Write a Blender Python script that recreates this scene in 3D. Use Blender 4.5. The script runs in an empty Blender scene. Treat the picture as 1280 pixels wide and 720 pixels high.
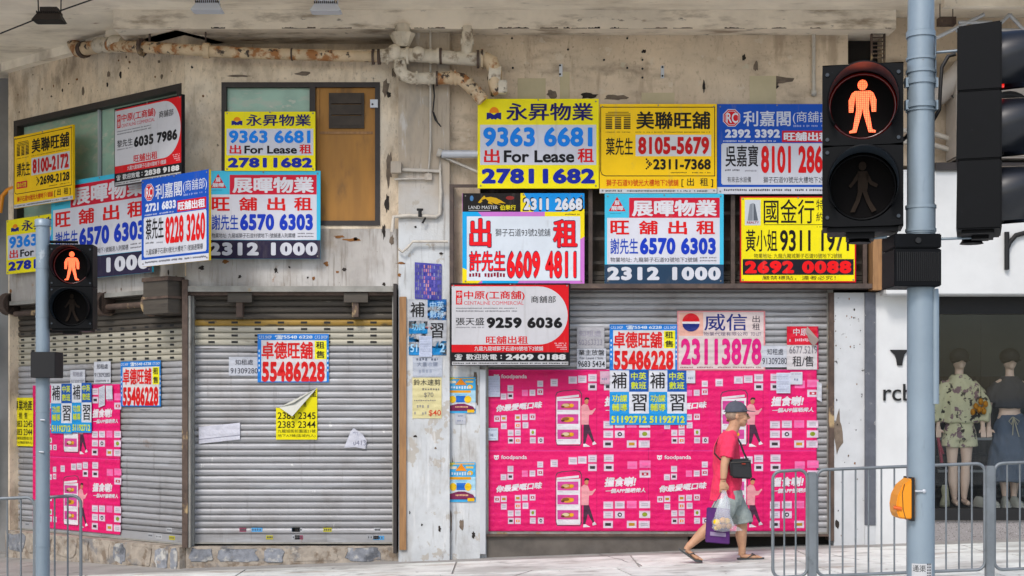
import bpy, bmesh, math, random
from mathutils import Vector, Matrix, noise
R = math.radians
rnd = random.Random(7)
sc = bpy.context.scene
C = sc.collection
# ---------------------------------------------------------------- camera, world, sun, exposure
cam = bpy.data.cameras.new("camera"); camo = bpy.data.objects.new("camera", cam); C.objects.link(camo)
camo.location = (0, -16, 1.6); camo.rotation_euler = (R(90), 0, 0)
cam.lens = 50.06; cam.sensor_width = 36; cam.shift_y = 150/1280; cam.clip_start = 0.1; cam.clip_end = 2000
sc.camera = camo
w = bpy.data.worlds.new("World"); sc.world = w; w.use_nodes = True
nt = w.node_tree; sky = nt.nodes.new("ShaderNodeTexSky"); sky.sky_type = 'NISHITA'; sky.sun_disc = False
SUN_EL, SUN_AZ = R(46), R(205)     # azimuth clockwise from +Y: behind the camera, a little left
sky.sun_elevation = SUN_EL; sky.sun_rotation = SUN_AZ; sky.dust_density = 2.2; sky.air_density = 1.0
nt.links.new(sky.outputs[0], nt.nodes["Background"].inputs[0]); nt.nodes["Background"].inputs[1].default_value = 0.145
sl = bpy.data.lights.new("sun", 'SUN'); sl.energy = 1.3; sl.angle = R(14); sl.color = (1, .97, .94)
so = bpy.data.objects.new("sun", sl); C.objects.link(so)
sd = Vector((math.sin(SUN_AZ)*math.cos(SUN_EL), math.cos(SUN_AZ)*math.cos(SUN_EL), math.sin(SUN_EL)))
so.rotation_euler = sd.to_track_quat('Z', 'Y').to_euler(); so.location = sd*60
sc.view_settings.view_transform = 'Standard'; sc.view_settings.look = 'None'; sc.view_settings.exposure = 0.54
sc.view_settings.gamma = 1
try: sc.cycles.max_bounces = 8; sc.cycles.transparent_max_bounces = 12
except Exception: pass

# ---------------------------------------------------------------- helpers
WL = {}
def wl(o): return WL.get(o.name, Vector((0, 0, 0))) if o else Vector((0, 0, 0))
def tag(o, label=None, cat=None, group=None, kind=None):
    if label: o['label'] = label
    if cat: o['category'] = cat
    if group: o['group'] = group
    if kind: o['kind'] = kind
    return o
def empty(name, loc, parent=None, label=None, cat=None, group=None, kind=None):
    o = bpy.data.objects.new(name, None); C.objects.link(o); o.empty_display_size = .1
    loc = Vector(loc); WL[o.name] = loc
    if parent: o.parent = parent; o.location = loc-wl(parent)
    else: o.location = loc
    return tag(o, label, cat, group, kind)
class MB:
    def __init__(s): s.v = []; s.f = []; s.m = []; s.mats = []; s.sm = []
    def mi(s, m):
        if m not in s.mats: s.mats.append(m)
        return s.mats.index(m)
    def add(s, vs, fs, m, smooth=False):
        b = len(s.v); s.v += [Vector(v) for v in vs]; i = s.mi(m)
        for f in fs: s.f.append([b+k for k in f]); s.m.append(i); s.sm.append(smooth)
    def hexa(s, p, m): s.add(p, [(0,3,2,1),(4,5,6,7),(0,1,5,4),(1,2,6,5),(2,3,7,6),(3,0,4,7)], m)
    def box(s, x0, x1, y0, y1, z0, z1, m):
        s.hexa([(x0,y0,z0),(x1,y0,z0),(x1,y1,z0),(x0,y1,z0),(x0,y0,z1),(x1,y0,z1),(x1,y1,z1),(x0,y1,z1)], m)
    def pbox(s, P, u0, u1, z0, z1, a, b, m):   # a..b offsets outwards from plane
        s.hexa([P.pt(u0,z0,b),P.pt(u1,z0,b),P.pt(u1,z0,a),P.pt(u0,z0,a),P.pt(u0,z1,b),P.pt(u1,z1,b),P.pt(u1,z1,a),P.pt(u0,z1,a)], m)
    def prism(s, pts, ext, m, smooth=False):
        n = len(pts); ext = Vector(ext); vs = [Vector(p) for p in pts]; vs += [p+ext for p in vs]
        s.add(vs, [list(range(n))[::-1], list(range(n, 2*n))]+[(i, (i+1) % n, n+(i+1) % n, n+i) for i in range(n)], m, smooth)
    def tube(s, pts, r, m, seg=12, caps=True, smooth=True, flat=1.0, up=None):
        pts = [Vector(p) for p in pts]; n = len(pts)
        rs = r if isinstance(r, (list, tuple)) else [r]*n
        vs = []; prev = None
        for i, p in enumerate(pts):
            t = (pts[min(i+1, n-1)]-pts[max(i-1, 0)]).normalized()
            if prev is None:
                a = Vector(up) if up else (Vector((0, 0, 1)) if abs(t.z) < .9 else Vector((0, 1, 0)))
                x = t.cross(a).normalized()
            else: x = (prev-t*prev.dot(t)).normalized()
            prev = x; y = t.cross(x)
            for k in range(seg):
                a = 2*math.pi*k/seg
                vs.append(p+x*math.cos(a)*rs[i]+y*math.sin(a)*rs[i]*flat)
        fs = [(i*seg+k, i*seg+(k+1) % seg, (i+1)*seg+(k+1) % seg, (i+1)*seg+k) for i in range(n-1) for k in range(seg)]
        s.add(vs, fs, m, smooth)
        if caps: s.add(vs[:seg], [list(range(seg))[::-1]], m); s.add(vs[-seg:], [list(range(seg))], m)
    def loft(s, rings, m, seg=20, smooth=True):  # rings (cx,cy,z,rx,ry)
        vs = []
        for cx, cy, z, rx, ry in rings:
            for k in range(seg):
                a = 2*math.pi*k/seg; vs.append((cx+rx*math.cos(a), cy+ry*math.sin(a), z))
        n = len(rings)
        fs = [(i*seg+k, i*seg+(k+1) % seg, (i+1)*seg+(k+1) % seg, (i+1)*seg+k) for i in range(n-1) for k in range(seg)]
        fs += [list(range(seg))[::-1], [(n-1)*seg+k for k in range(seg)]]
        s.add(vs, fs, m, smooth)
    def ball(s, c, rx, ry, rz, m, seg=14, rot=0, tilt=0):
        c = Vector(c); vs = []; n = seg//2+1
        M = Matrix.Rotation(tilt, 3, 'Y') @ Matrix.Rotation(rot, 3, 'Z')
        for i in range(n+1):
            th = math.pi*i/n
            for k in range(seg):
                a = 2*math.pi*k/seg
                vs.append(c+M @ Vector((rx*math.sin(th)*math.cos(a), ry*math.sin(th)*math.sin(a), -rz*math.cos(th))))
        fs = [(i*seg+k, i*seg+(k+1) % seg, (i+1)*seg+(k+1) % seg, (i+1)*seg+k) for i in range(n) for k in range(seg)]
        s.add(vs, fs, m, True)
    def build(s, name, parent=None, label=None, cat=None, group=None, kind=None, bevel=0, base=None, weld=False):
        me = bpy.data.meshes.new(name)
        if parent: org = wl(parent)
        elif base is not None: org = Vector(base)
        elif kind == 'structure' and not label: org = Vector((0, 0, 0))
        else:
            xs = [v.x for v in s.v]; ys = [v.y for v in s.v]; zs = [v.z for v in s.v]
            org = Vector(((min(xs)+max(xs))/2, (min(ys)+max(ys))/2, min(zs)))
        me.from_pydata([v-org for v in s.v], [], s.f)
        for m in s.mats: me.materials.append(m)
        me.polygons.foreach_set('material_index', s.m); me.polygons.foreach_set('use_smooth', s.sm)
        o = bpy.data.objects.new(name, me); C.objects.link(o); WL[o.name] = org
        if parent: o.parent = parent
        else: o.location = org
        if weld or bevel:
            bm = bmesh.new(); bm.from_mesh(me); bmesh.ops.remove_doubles(bm, verts=bm.verts, dist=1e-5)
            if bevel:
                eds = [e for e in bm.edges if len(e.link_faces) == 2 and e.calc_face_angle(0) > .6]
                bmesh.ops.bevel(bm, geom=eds, offset=bevel, segments=2, affect='EDGES', clamp_overlap=True)
            bm.to_mesh(me); bm.free()
        return tag(o, label, cat, group, kind)
class Plane:
    def __init__(s, o, th): s.o = Vector((o[0], o[1])); s.d = Vector((math.cos(th), -math.sin(th))); s.n = Vector((-math.sin(th), -math.cos(th)))
    def pt(s, u, z, off=0):
        p = s.o+s.d*u+s.n*off; return Vector((p.x, p.y, z))
    def ray(s, px, py, off=0):
        k = (px-640)/1780.0   # X = k*(Y+16)
        ox = s.o.x+s.n.x*off; oy = s.o.y+s.n.y*off
        u = (k*(oy+16)-ox)/(s.d.x-k*s.d.y)
        Y = oy+s.d.y*u
        return u, 1.6+(510-py)/1780.0*(Y+16)
def mir(px, py, Y): return Vector(((px-640)/1780*(Y+16), Y, 1.6+(510-py)/1780*(Y+16)))
def fx(px, Y=0): return (px-640)/1780*(Y+16)
def fz(py, Y=0): return 1.6+(510-py)/1780*(Y+16)
def gz(X): return .0356*X-.061
FR = Plane((0, 0), 0)
TH = R(39)
SL = Plane((fx(231), 0), TH)

# ---------------------------------------------------------------- materials
def S(h):
    h = h.lstrip('#'); c = [int(h[i:i+2], 16)/255 for i in (0, 2, 4)]
    return tuple((x/12.92 if x <= .04045 else ((x+.055)/1.055)**2.4) for x in c)
def M(name, col, rough=.6, metal=0, var=.12, scale=4, bump=0, bscale=30, layers=(), grade=None, stretch=(1, 1, 1), emit=None, estr=0, objrand=0, spec=.5, ridge=0):
    if isinstance(col, str): col = S(col)
    m = bpy.data.materials.new(name); m.use_nodes = True; t = m.node_tree; N = t.nodes; L = t.links
    b = N["Principled BSDF"]; b.inputs['Roughness'].default_value = rough; b.inputs['Metallic'].default_value = metal
    b.inputs['Specular IOR Level'].default_value = spec
    geo = N.new('ShaderNodeNewGeometry')
    def noisemap(sc_, st, detail=6, ty='n', seed=0.0):
        mp = N.new('ShaderNodeMapping'); mp.inputs['Scale'].default_value = st; mp.inputs['Location'].default_value = (seed, seed*1.7, seed*.6)
        L.new(geo.outputs['Position'], mp.inputs['Vector'])
        if ty == 'v':
            n = N.new('ShaderNodeTexVoronoi'); n.inputs['Scale'].default_value = sc_; L.new(mp.outputs[0], n.inputs['Vector']); return n.outputs['Distance']
        n = N.new('ShaderNodeTexNoise'); n.inputs['Scale'].default_value = sc_; n.inputs['Detail'].default_value = detail; n.inputs['Roughness'].default_value = .6
        L.new(mp.outputs[0], n.inputs['Vector']); return n.outputs['Fac']
    def mix(fac, a, bb):
        x = N.new('ShaderNodeMix'); x.data_type = 'RGBA'
        if isinstance(fac, (int, float)): x.inputs[0].default_value = fac
        else: L.new(fac, x.inputs[0])
        for s_, v in ((6, a), (7, bb)):
            if isinstance(v, tuple): x.inputs[s_].default_value = v+(1,)
            else: L.new(v, x.inputs[s_])
        return x.outputs[2]
    def ramp(src, lo, hi, out=1.0):
        r = N.new('ShaderNodeMapRange'); r.inputs[1].default_value = lo; r.inputs[2].default_value = hi; r.inputs[4].default_value = out
        r.interpolation_type = 'SMOOTHSTEP'; L.new(src, r.inputs[0]); return r.outputs[0]
    cur = col
    if var:
        f = ramp(noisemap(scale, stretch), .3, .7)
        cur = mix(f, tuple(c*(1-var) for c in col), tuple(min(1, c*(1+var)) for c in col))
    if grade:   # second paint coat above a height, ragged edge
        z0, z1, c2 = grade; sep = N.new('ShaderNodeSeparateXYZ'); L.new(geo.outputs['Position'], sep.inputs[0])
        ad = N.new('ShaderNodeMath'); ad.operation = 'MULTIPLY_ADD'; ad.inputs[1].default_value = 1.4; L.new(noisemap(1.8, (1, 1, 1)), ad.inputs[0]); L.new(sep.outputs[2], ad.inputs[2])
        cur = mix(ramp(ad.outputs[0], z0+.7, z1+.7), cur, S(c2) if isinstance(c2, str) else c2)
    for i, ly in enumerate(layers):
        c2, s2, lo, hi, st, amt = ly[:6]; ty = ly[6] if len(ly) > 6 else 'n'
        cur = mix(ramp(noisemap(s2, st, 8, ty, 3.1*i+1.3), lo, hi, amt), cur, S(c2) if isinstance(c2, str) else c2)
    if objrand:
        oi = N.new('ShaderNodeObjectInfo'); hsv = N.new('ShaderNodeHueSaturation')
        r = N.new('ShaderNodeMapRange'); r.inputs[3].default_value = 1-objrand; r.inputs[4].default_value = 1+objrand
        L.new(oi.outputs['Random'], r.inputs[0]); L.new(r.outputs[0], hsv.inputs['Value'])
        if isinstance(cur, tuple): hsv.inputs['Color'].default_value = cur+(1,)
        else: L.new(cur, hsv.inputs['Color'])
        cur = hsv.outputs[0]
    if isinstance(cur, tuple): b.inputs['Base Color'].default_value = cur+(1,)
    else: L.new(cur, b.inputs['Base Color'])
    if bump:
        bp = N.new('ShaderNodeBump'); bp.inputs['Strength'].default_value = 1; bp.inputs['Distance'].default_value = bump
        hsrc = noisemap(bscale, (1, 1, 1), 5)
        if ridge:      # sheet pasted over slats: their ridges press through
            sp = N.new('ShaderNodeSeparateXYZ'); L.new(geo.outputs['Position'], sp.inputs[0])
            m1 = N.new('ShaderNodeMath'); m1.operation = 'MULTIPLY'; m1.inputs[1].default_value = 2*math.pi/ridge; L.new(sp.outputs[2], m1.inputs[0])
            m2 = N.new('ShaderNodeMath'); m2.operation = 'SINE'; L.new(m1.outputs[0], m2.inputs[0])
            m3 = N.new('ShaderNodeMath'); m3.operation = 'MULTIPLY_ADD'; m3.inputs[1].default_value = .045; L.new(m2.outputs[0], m3.inputs[0]); L.new(hsrc, m3.inputs[2]); hsrc = m3.outputs[0]
        L.new(hsrc, bp.inputs['Height']); L.new(bp.outputs[0], b.inputs['Normal'])
    if emit:
        b.inputs['Emission Color'].default_value = (S(emit) if isinstance(emit, str) else emit)+(1,); b.inputs['Emission Strength'].default_value = estr
    return m
_P = {}
def _vivid(c):
    m_ = sum(c)/3; k = max(c)-min(c); g = 1+.08*min(1, k*1.6)
    return tuple(min(.88, max(.004, (m_+(x-m_)*g)*(.76+.18*k))) for x in c)
def P(h, rough=.45, paper=False):
    k = (h, rough, paper)
    if paper and k not in _P: _P[k] = M('paper_'+h.strip('#').lower(), _vivid(S(h)), .5, spec=.25, var=.05, scale=5, bump=.03, bscale=6, ridge=.0722, layers=[('#8a8078', 5, .6, .8, (1, 1, .5), .2)])
    if k not in _P: _P[k] = M('print_'+h.strip('#').lower(), _vivid(S(h)), rough, spec=.16, var=.06, scale=2, bump=.006, bscale=2.2, layers=[('#6a6258', 9, .6, .8, (1, 1, .5), .2), ('#7d766c', 14, .56, .74, (1, 1, .08), .22), ('#4a423a', 60, .70, .74, (1, 1, 1), .4)] if h.lower() not in ('#101010',) else ())
    return _P[k]
V1 = (1, 1, .18)   # vertical streak stretch
m_conc = M('aged_concrete_render', '#dac8ae', .85, var=.16, scale=2.2, bump=.006, bscale=22, layers=[
    ('#dcd2c0', 1.6, .5, .72, (1, 1, .6), .75), ('#857462', 2.4, .5, .74, (1, 1, .6), .8), ('#4a3d30', 2.0, .62, .8, (1, 1, .5), .8), ('#6b5a48', 40, .55, .7, (1, 1, .5), .4), ('#8a7558', 16, .58, .7, (1, 1, .15), .25), ('#6e5036', 5.5, .64, .76, (1.2, 1.2, .7), .6), ('#2c2521', 9, .69, .74, (1, 1, .8), .9),
    ('#3c322b', 30, .71, .76, (1, 1, 1), .8), ('#a8967e', 9, .5, .65, (1, 1, .4), .4)])
m_beam = M('stained_lintel_paint', '#a39e98', .8, var=.12, scale=2.5, bump=.004, bscale=30, grade=(fz(300), fz(276), '#8a8073'), layers=[
    ('#c8c6c3', 2.0, .5, .7, (1, 1, .5), .6), ('#5d5246', 22, .56, .68, (1, 1, .07), .5), ('#6b5540', 1.8, .58, .76, (1, 1, .6), .7), ('#8a5c2c', 3.3, .66, .74, (1, 1, .8), .8), ('#54412f', 5.2, .66, .76, (1, 1, 1), .85), ('#3a302a', 17, .70, .74, (1, 1, 1), .9), ('#7c7368', 12, .5, .66, V1, .4)])
m_pill = M('flaking_white_paint', '#b9bcbd', .75, var=.1, scale=3, bump=.004, bscale=24, grade=(fz(310), fz(190), '#b0a18d'), layers=[
    ('#8f887d', 2.6, .48, .68, (1, 1, .4), .75), ('#6f665a', 24, .55, .68, (1, 1, .07), .45), ('#a39a8c', 5.5, .6, .615, (1, 1, .8), .7), ('#57493b', 1.7, .62, .8, (1, 1, .7), .7), ('#7d6f60', 6, .62, .72, (1, 1, .5), .7), ('#3d342e', 15, .69, .73, (1, 1, 1), .85), ('#d2d2d0', 9, .6, .7, V1, .5)])
m_wallR = M('beige_wall_paint', '#cab79e', .8, var=.14, scale=1.6, bump=.003, bscale=20, layers=[
    ('#cbbba4', 1.3, .5, .75, (1, 1, 1.2), .7), ('#6b5d4e', 2.0, .5, .74, (.6, 1, 1.4), .8), ('#6b5d4c', 35, .55, .7, (1, 1, .6), .35), ('#d0c4b0', 4.5, .62, .64, (1, 1, 1.2), .5), ('#4b4037', 13, .7, .74, (1, 1, 1), .85), ('#8f7c66', 5, .54, .7, V1, .6), ('#b9b29b', 2.9, .68, .69, (1, 1, 1.4), .7)])
m_white = M('white_shop_wall', '#c9cac9', .6, var=.05, scale=2, layers=[('#a09f9e', 3, .6, .85, V1, .4)])
m_wstain = M('pitted_white_wall', '#b9bbbc', .75, var=.08, scale=3, bump=.003, bscale=30, layers=[('#8f867c', 3, .58, .8, V1, .5), ('#2f2824', 13, .66, .70, (1, 1, .8), .9), ('#6d4a2a', 9, .7, .76, (1, 1, 1), .8), ('#3a322c', 30, .70, .74, (1, 1, 1), .9)])
m_soff = M('soffit_paint', '#f3e8d4', .85, var=.12, scale=1.5, bump=.003, bscale=14, layers=[('#c4b59f', 1.4, .5, .75, (.4, 1.5, 1), .7), ('#8a5a2e', 2.4, .67, .74, (.7, 2, 1), .8), ('#5a4c40', 6, .64, .72, (.5, 2, 1), .7), ('#94836c', 1.1, .5, .75, (1, 2, 1), .6)])
m_beamS = M('downstand_beam_paint', '#e8dcc8', .85, var=.1, scale=2, bump=.006, bscale=14, layers=[('#7e6b54', 3, .5, .7, (.5, 1, 2), .8), ('#7a5330', 3.6, .66, .76, (.5, 1, 1.6), .8), ('#3d342c', 8, .64, .7, (.5, 1, 1.6), .7)])
m_dark = M('dark_recess', '#1d1916', .9, var=.2)
m_frame = M('dark_brown_frame', '#2a2320', .6, var=.2, scale=8)
m_signfr = M('rusted_sign_box_steel', '#4a3d36', .7, var=.25, scale=7, bump=.002, layers=[('#6d5a4c', 5, .55, .7, (.5, 1, 1), .6)])
m_backing = M('sign_box_backing', '#4a4239', .85, var=.2, scale=2, bump=.004, layers=[('#3a322b', 2.2, .55, .68, (.5, 1, 1), .85), ('#8f877b', 4, .62, .74, V1, .4)])
m_slat = M('galvanised_slat_paint', '#9c9c9e', .5, .25, var=.07, scale=1.5, bump=.001, bscale=40, objrand=.16, stretch=(.4, .4, 6), layers=[('#6d655c', 1.1, .48, .75, (1, 1, .8), .65), ('#4d463e', 16, .58, .72, (1, 1, .06), .4), ('#c9c9c6', 11, .68, .7, (1, 1, .5), .6),
    ('#77757a', 3.5, .58, .75, (.3, .3, 8), .6), ('#37322e', 5, .62, .69, (.25, .25, 10), .75), ('#7a6048', 3, .66, .72, (1, 1, 1), .5), ('#bfc3c8', 2, .55, .7, (.5, .5, 4), .4)])
m_slatD = M('grimy_shaded_slat_paint', '#453f37', .7, .1, var=.2, scale=3, bump=.001, objrand=.15, stretch=(.4, .4, 6), layers=[('#2a2420', 4, .5, .7, (.4, .4, 3), .7), ('#8f8878', 5, .66, .74, (.5, .5, 4), .5)])  # grime of the top slats, with the lintel's shade put into the dark colour
m_slatY = M('yellow_band_slat', '#8f7028', .6, 0, var=.2, scale=5, stretch=(.5, .5, 2), layers=[('#4a4030', 5, .55, .66, (.8, .8, 2), .8)])
m_slatH = M('slotted_slat_paint', '#aaa595', .6, .1, var=.1, scale=3, objrand=.08, stretch=(.4, .4, 5), layers=[('#5b5145', 4, .6, .7, (.4, .4, 3), .7)])
m_guide = M('shutter_guide_steel', '#8f8d86', .6, .2, var=.2, scale=5, layers=[('#9a7f50', 6, .62, .7, (1, 1, .8), .8), ('#3d342c', 7, .62, .72, (1, 1, .7), .8)])
m_rust = M('rusty_steel', '#52433a', .8, .1, var=.3, scale=8, bump=.003, layers=[('#2c211b', 5, .55, .7, (1, 1, 1), .6), ('#b39a70', 4, .6, .66, (1, 1, .5), .8)])
m_wood = M('weathered_wood', '#8f6a44', .75, var=.2, scale=6, stretch=(6, 6, .6))
m_ply = M('ochre_plywood', '#9a6a24', .6, var=.14, scale=2, stretch=(3, 3, .5), layers=[('#4e3a20', 3, .5, .75, (2, 2, .8), .6), ('#b59a6a', 7, .66, .7, (1, 1, .3), .4)])
m_green = M('whitewashed_green_glass', '#93b3a0', .35, var=.12, scale=3, layers=[('#a9b5a4', 2.6, .5, .6, (1.5, 1.5, 4), .8), ('#c4c3b4', 6, .6, .66, (1, 1, 2), .7)])
m_pipeR = M('rusty_cream_pipe', '#c4ad8c', .65, var=.15, scale=5, bump=.004, bscale=25, layers=[('#93581a', 6, .5, .6, (1, 1, 1), .9), ('#2c211a', 9, .58, .63, (1, 1, 1), .95), ('#c9b89a', 5, .62, .7, (1, 1, 1), .5)])
m_pipeW = M('lime_coated_pipe', '#cbc0ac', .8, var=.15, scale=6, bump=.008, bscale=18, layers=[('#6f5d47', 7, .5, .64, (1, 1, 1), .85), ('#8d6230', 5, .66, .74, (1, 1, 1), .7), ('#2f2720', 8, .66, .72, (1, 1, 1), .8)])
m_cable = M('black_cable', '#1b1a1a', .6, var=0)
m_cablew = M('painted_conduit', '#b9b2a6', .7, var=.12, scale=9, layers=[('#6a5c4c', 9, .6, .7, (1, 1, 1), .7)])
m_pave = M('pavement_concrete', '#d8dad4', .9, var=.12, scale=1.4, bump=.003, bscale=60, objrand=.06, layers=[('#b9b6b0', 1.1, .5, .72, (1, 1, 1), .6), ('#6b655e', 3.3, .52, .74, (1, 1, 1), .6), ('#8a7058', 2.2, .55, .72, (.6, 1.6, 1), .6), ('#4a4642', 26, .69, .72, (1, 1, 1), .7), ('#8d8983', .7, .5, .62, (1, 2.5, 1), .5), ('#5d5852', 60, .62, .7, (1, 1, 1), .35)])
m_paveD = M('pavement_mortar_strip', '#93908b', .9, var=.12, scale=2, bump=.003, bscale=50, layers=[('#6a655f', 3, .52, .7, (1, 1, 1), .6), ('#5d5852', 60, .62, .7, (1, 1, 1), .4)])
m_asph = M('pale_bounce_road', (.17, .168, .16), .9, var=.25, scale=3, bump=.004, bscale=120)  # unseen road surface, toned pale to bounce light up to the soffit
m_kerb = M('granite_kerb', '#8d8a86', .8, var=.15, scale=8, bump=.003)
m_mark = M('road_paint', '#d8d6cf', .7, var=.08, scale=6)
m_stone = M('grey_stone', '#7d8086', .8, var=.25, scale=9, bump=.012, bscale=16, objrand=.2, layers=[('#b5b2aa', 7, .5, .62, (1, 1, 1), .8), ('#3f4248', 5, .52, .66, (1, 1, 1), .8), ('#a58e70', 9, .62, .7, (1, 1, 1), .5)])
m_stoneB = M('buff_mortar', '#9a9083', .9, var=.2, scale=8, bump=.01, bscale=16, layers=[('#6d5d4c', 7, .5, .64, (1, 1, 1), .8), ('#6a6c70', 5, .54, .66, (1, 1, 1), .7), ('#c9c0b0', 5, .6, .7, (1, 1, 1), .6)])
m_pole = M('grey_pole_paint', '#808e98', .4, .15, var=.06, scale=3, bump=.0006, bscale=60, layers=[('#66707a', 5, .62, .72, (1, 1, .6), .45), ('#6b5a45', 14, .68, .72, (1, 1, 1), .7), ('#b9c0c4', 7, .66, .68, (1, 1, .5), .5), ('#4d5358', 30, .6, .75, (1, 1, .15), .35)])
m_rail = M('grey_railing_paint', '#73797d', .5, .2, var=.12, scale=6, layers=[('#545a5e', 9, .58, .7, (1, 1, 1), .5)])
m_blk = M('signal_black_plastic', '#060709', .5, var=.1, scale=6, spec=.12, layers=[('#101116', 4, .55, .75, (1, 1, 1), .5), ('#2c2c30', 25, .68, .74, (1, 1, 1), .5)])
m_blk2 = M('matte_black', '#0b0b0c', .7, var=.1)
m_visin = M('visor_inside_grey', '#333a41', .35, var=.05, spec=.3)
m_lens = M('dark_lens', '#050303', .6, var=0, spec=.08)
m_unlit = M('unlit_lens_figure', '#2e2620', .8, var=.1, scale=40, spec=.05)
m_yel = M('yellow_button_box', '#e08c08', .35, var=.04)
m_rubber = M('grey_sandal_rubber', '#3f4142', .7, var=.1, scale=20)
m_steelw = M('floodlight_white', '#b9bcc0', .4, .2, var=.05)
m_led_glass = M('floodlight_glass', '#d5dbe6', .2, var=0)
m_gran = M('speckled_granite', '#8f8a88', .6, var=.1, scale=3, layers=[('#5e5654', 70, .55, .62, (1, 1, 1), .8), ('#b3aeb0', 50, .58, .66, (1, 1, 1), .7)])
m_dstep = M('dark_granite_step', '#565049', .6, var=.3, scale=3, layers=[('#5f5a56', 2, .55, .7, (.6, 1, 1), .6)])
def led_mat():
    m = M('lit_red_led', '#ff4028', .4, var=0, emit='#ff5238', estr=1.0); t = m.node_tree; N = t.nodes; L = t.links
    tc = N.new('ShaderNodeTexCoord'); v = N.new('ShaderNodeTexVoronoi'); v.inputs['Scale'].default_value = 125; v.inputs['Randomness'].default_value = .15
    L.new(tc.outputs['Object'], v.inputs['Vector'])
    cr = N.new('ShaderNodeValToRGB'); cr.color_ramp.elements[0].color = (1, .27, .08, 1); cr.color_ramp.elements[0].position = .22
    cr.color_ramp.elements[1].color = (1, .035, .012, 1); cr.color_ramp.elements[1].position = .6
    L.new(v.outputs['Distance'], cr.inputs[0]); L.new(cr.outputs[0], N['Principled BSDF'].inputs['Emission Color']); N['Principled BSDF'].inputs['Emission Strength'].default_value = 1.15
    return m
m_led = led_mat()
m_glow = M('lit_lens_rim', '#2a0200', .15, var=0, emit='#ff1a08', estr=.02)
def thin_mat(name, col, alpha, rough=.3, spec=.5):
    m = bpy.data.materials.new(name); m.use_nodes = True; t = m.node_tree; b = t.nodes['Principled BSDF']
    b.inputs['Base Color'].default_value = S(col)+(1,); b.inputs['Roughness'].default_value = rough; b.inputs['Alpha'].default_value = alpha
    return m
m_bagp = thin_mat('clear_plastic_bag', '#e9edf2', .27, .2)
def glass_mat():
    m = bpy.data.materials.new('shop_window_glass'); m.use_nodes = True; t = m.node_tree; N = t.nodes; N.remove(N['Principled BSDF'])
    tr = N.new('ShaderNodeBsdfTransparent'); tr.inputs[0].default_value = (.9, .91, .9, 1); gl = N.new('ShaderNodeBsdfGlossy'); gl.inputs['Roughness'].default_value = .02
    mx = N.new('ShaderNodeMixShader'); fr = N.new('ShaderNodeFresnel'); fr.inputs[0].default_value = 1.35
    t.links.new(fr.outputs[0], mx.inputs[0]); t.links.new(tr.outputs[0], mx.inputs[1]); t.links.new(gl.outputs[0], mx.inputs[2]); t.links.new(mx.outputs[0], N['Material Output'].inputs[0])
    return m
m_glass = glass_mat()

# ---------------------------------------------------------------- lettering
_T = {}
STUFF = ('screw', 'app_icons', 'small_print', 'grid_line', 'food_picture', 'arrow', 'border', 'address', 'printed_figure', 'phone_picture')
def tgeo(s, bold):
    k = (s, bold)
    if k not in _T:
        c = bpy.data.curves.new('t', 'FONT'); c.body = s; c.resolution_u = 4; c.offset = min(bold, .012) if all(ord(h) < 256 for h in s) else 0; c.fill_mode = 'FRONT'; c.space_character = 1+(max(0, bold-.03)*3.2 if all(ord(h) < 256 for h in s) else 0)
        o = bpy.data.objects.new('t', c); C.objects.link(o)
        me = bpy.data.meshes.new_from_object(o.evaluated_get(bpy.context.evaluated_depsgraph_get()))
        vs = [(v.co.x, v.co.y) for v in me.vertices]; fs = [tuple(p.vertices) for p in me.polygons]
        bpy.data.objects.remove(o); bpy.data.curves.remove(c); bpy.data.meshes.remove(me)
        x0 = min(v[0] for v in vs); x1 = max(v[0] for v in vs); y0 = min(v[1] for v in vs); y1 = max(v[1] for v in vs)
        _T[k] = ([((x-x0)/(x1-x0), (y-y0)/(y1-y0)) for x, y in vs], fs, x1-x0, y1-y0)
    return _T[k]
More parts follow.
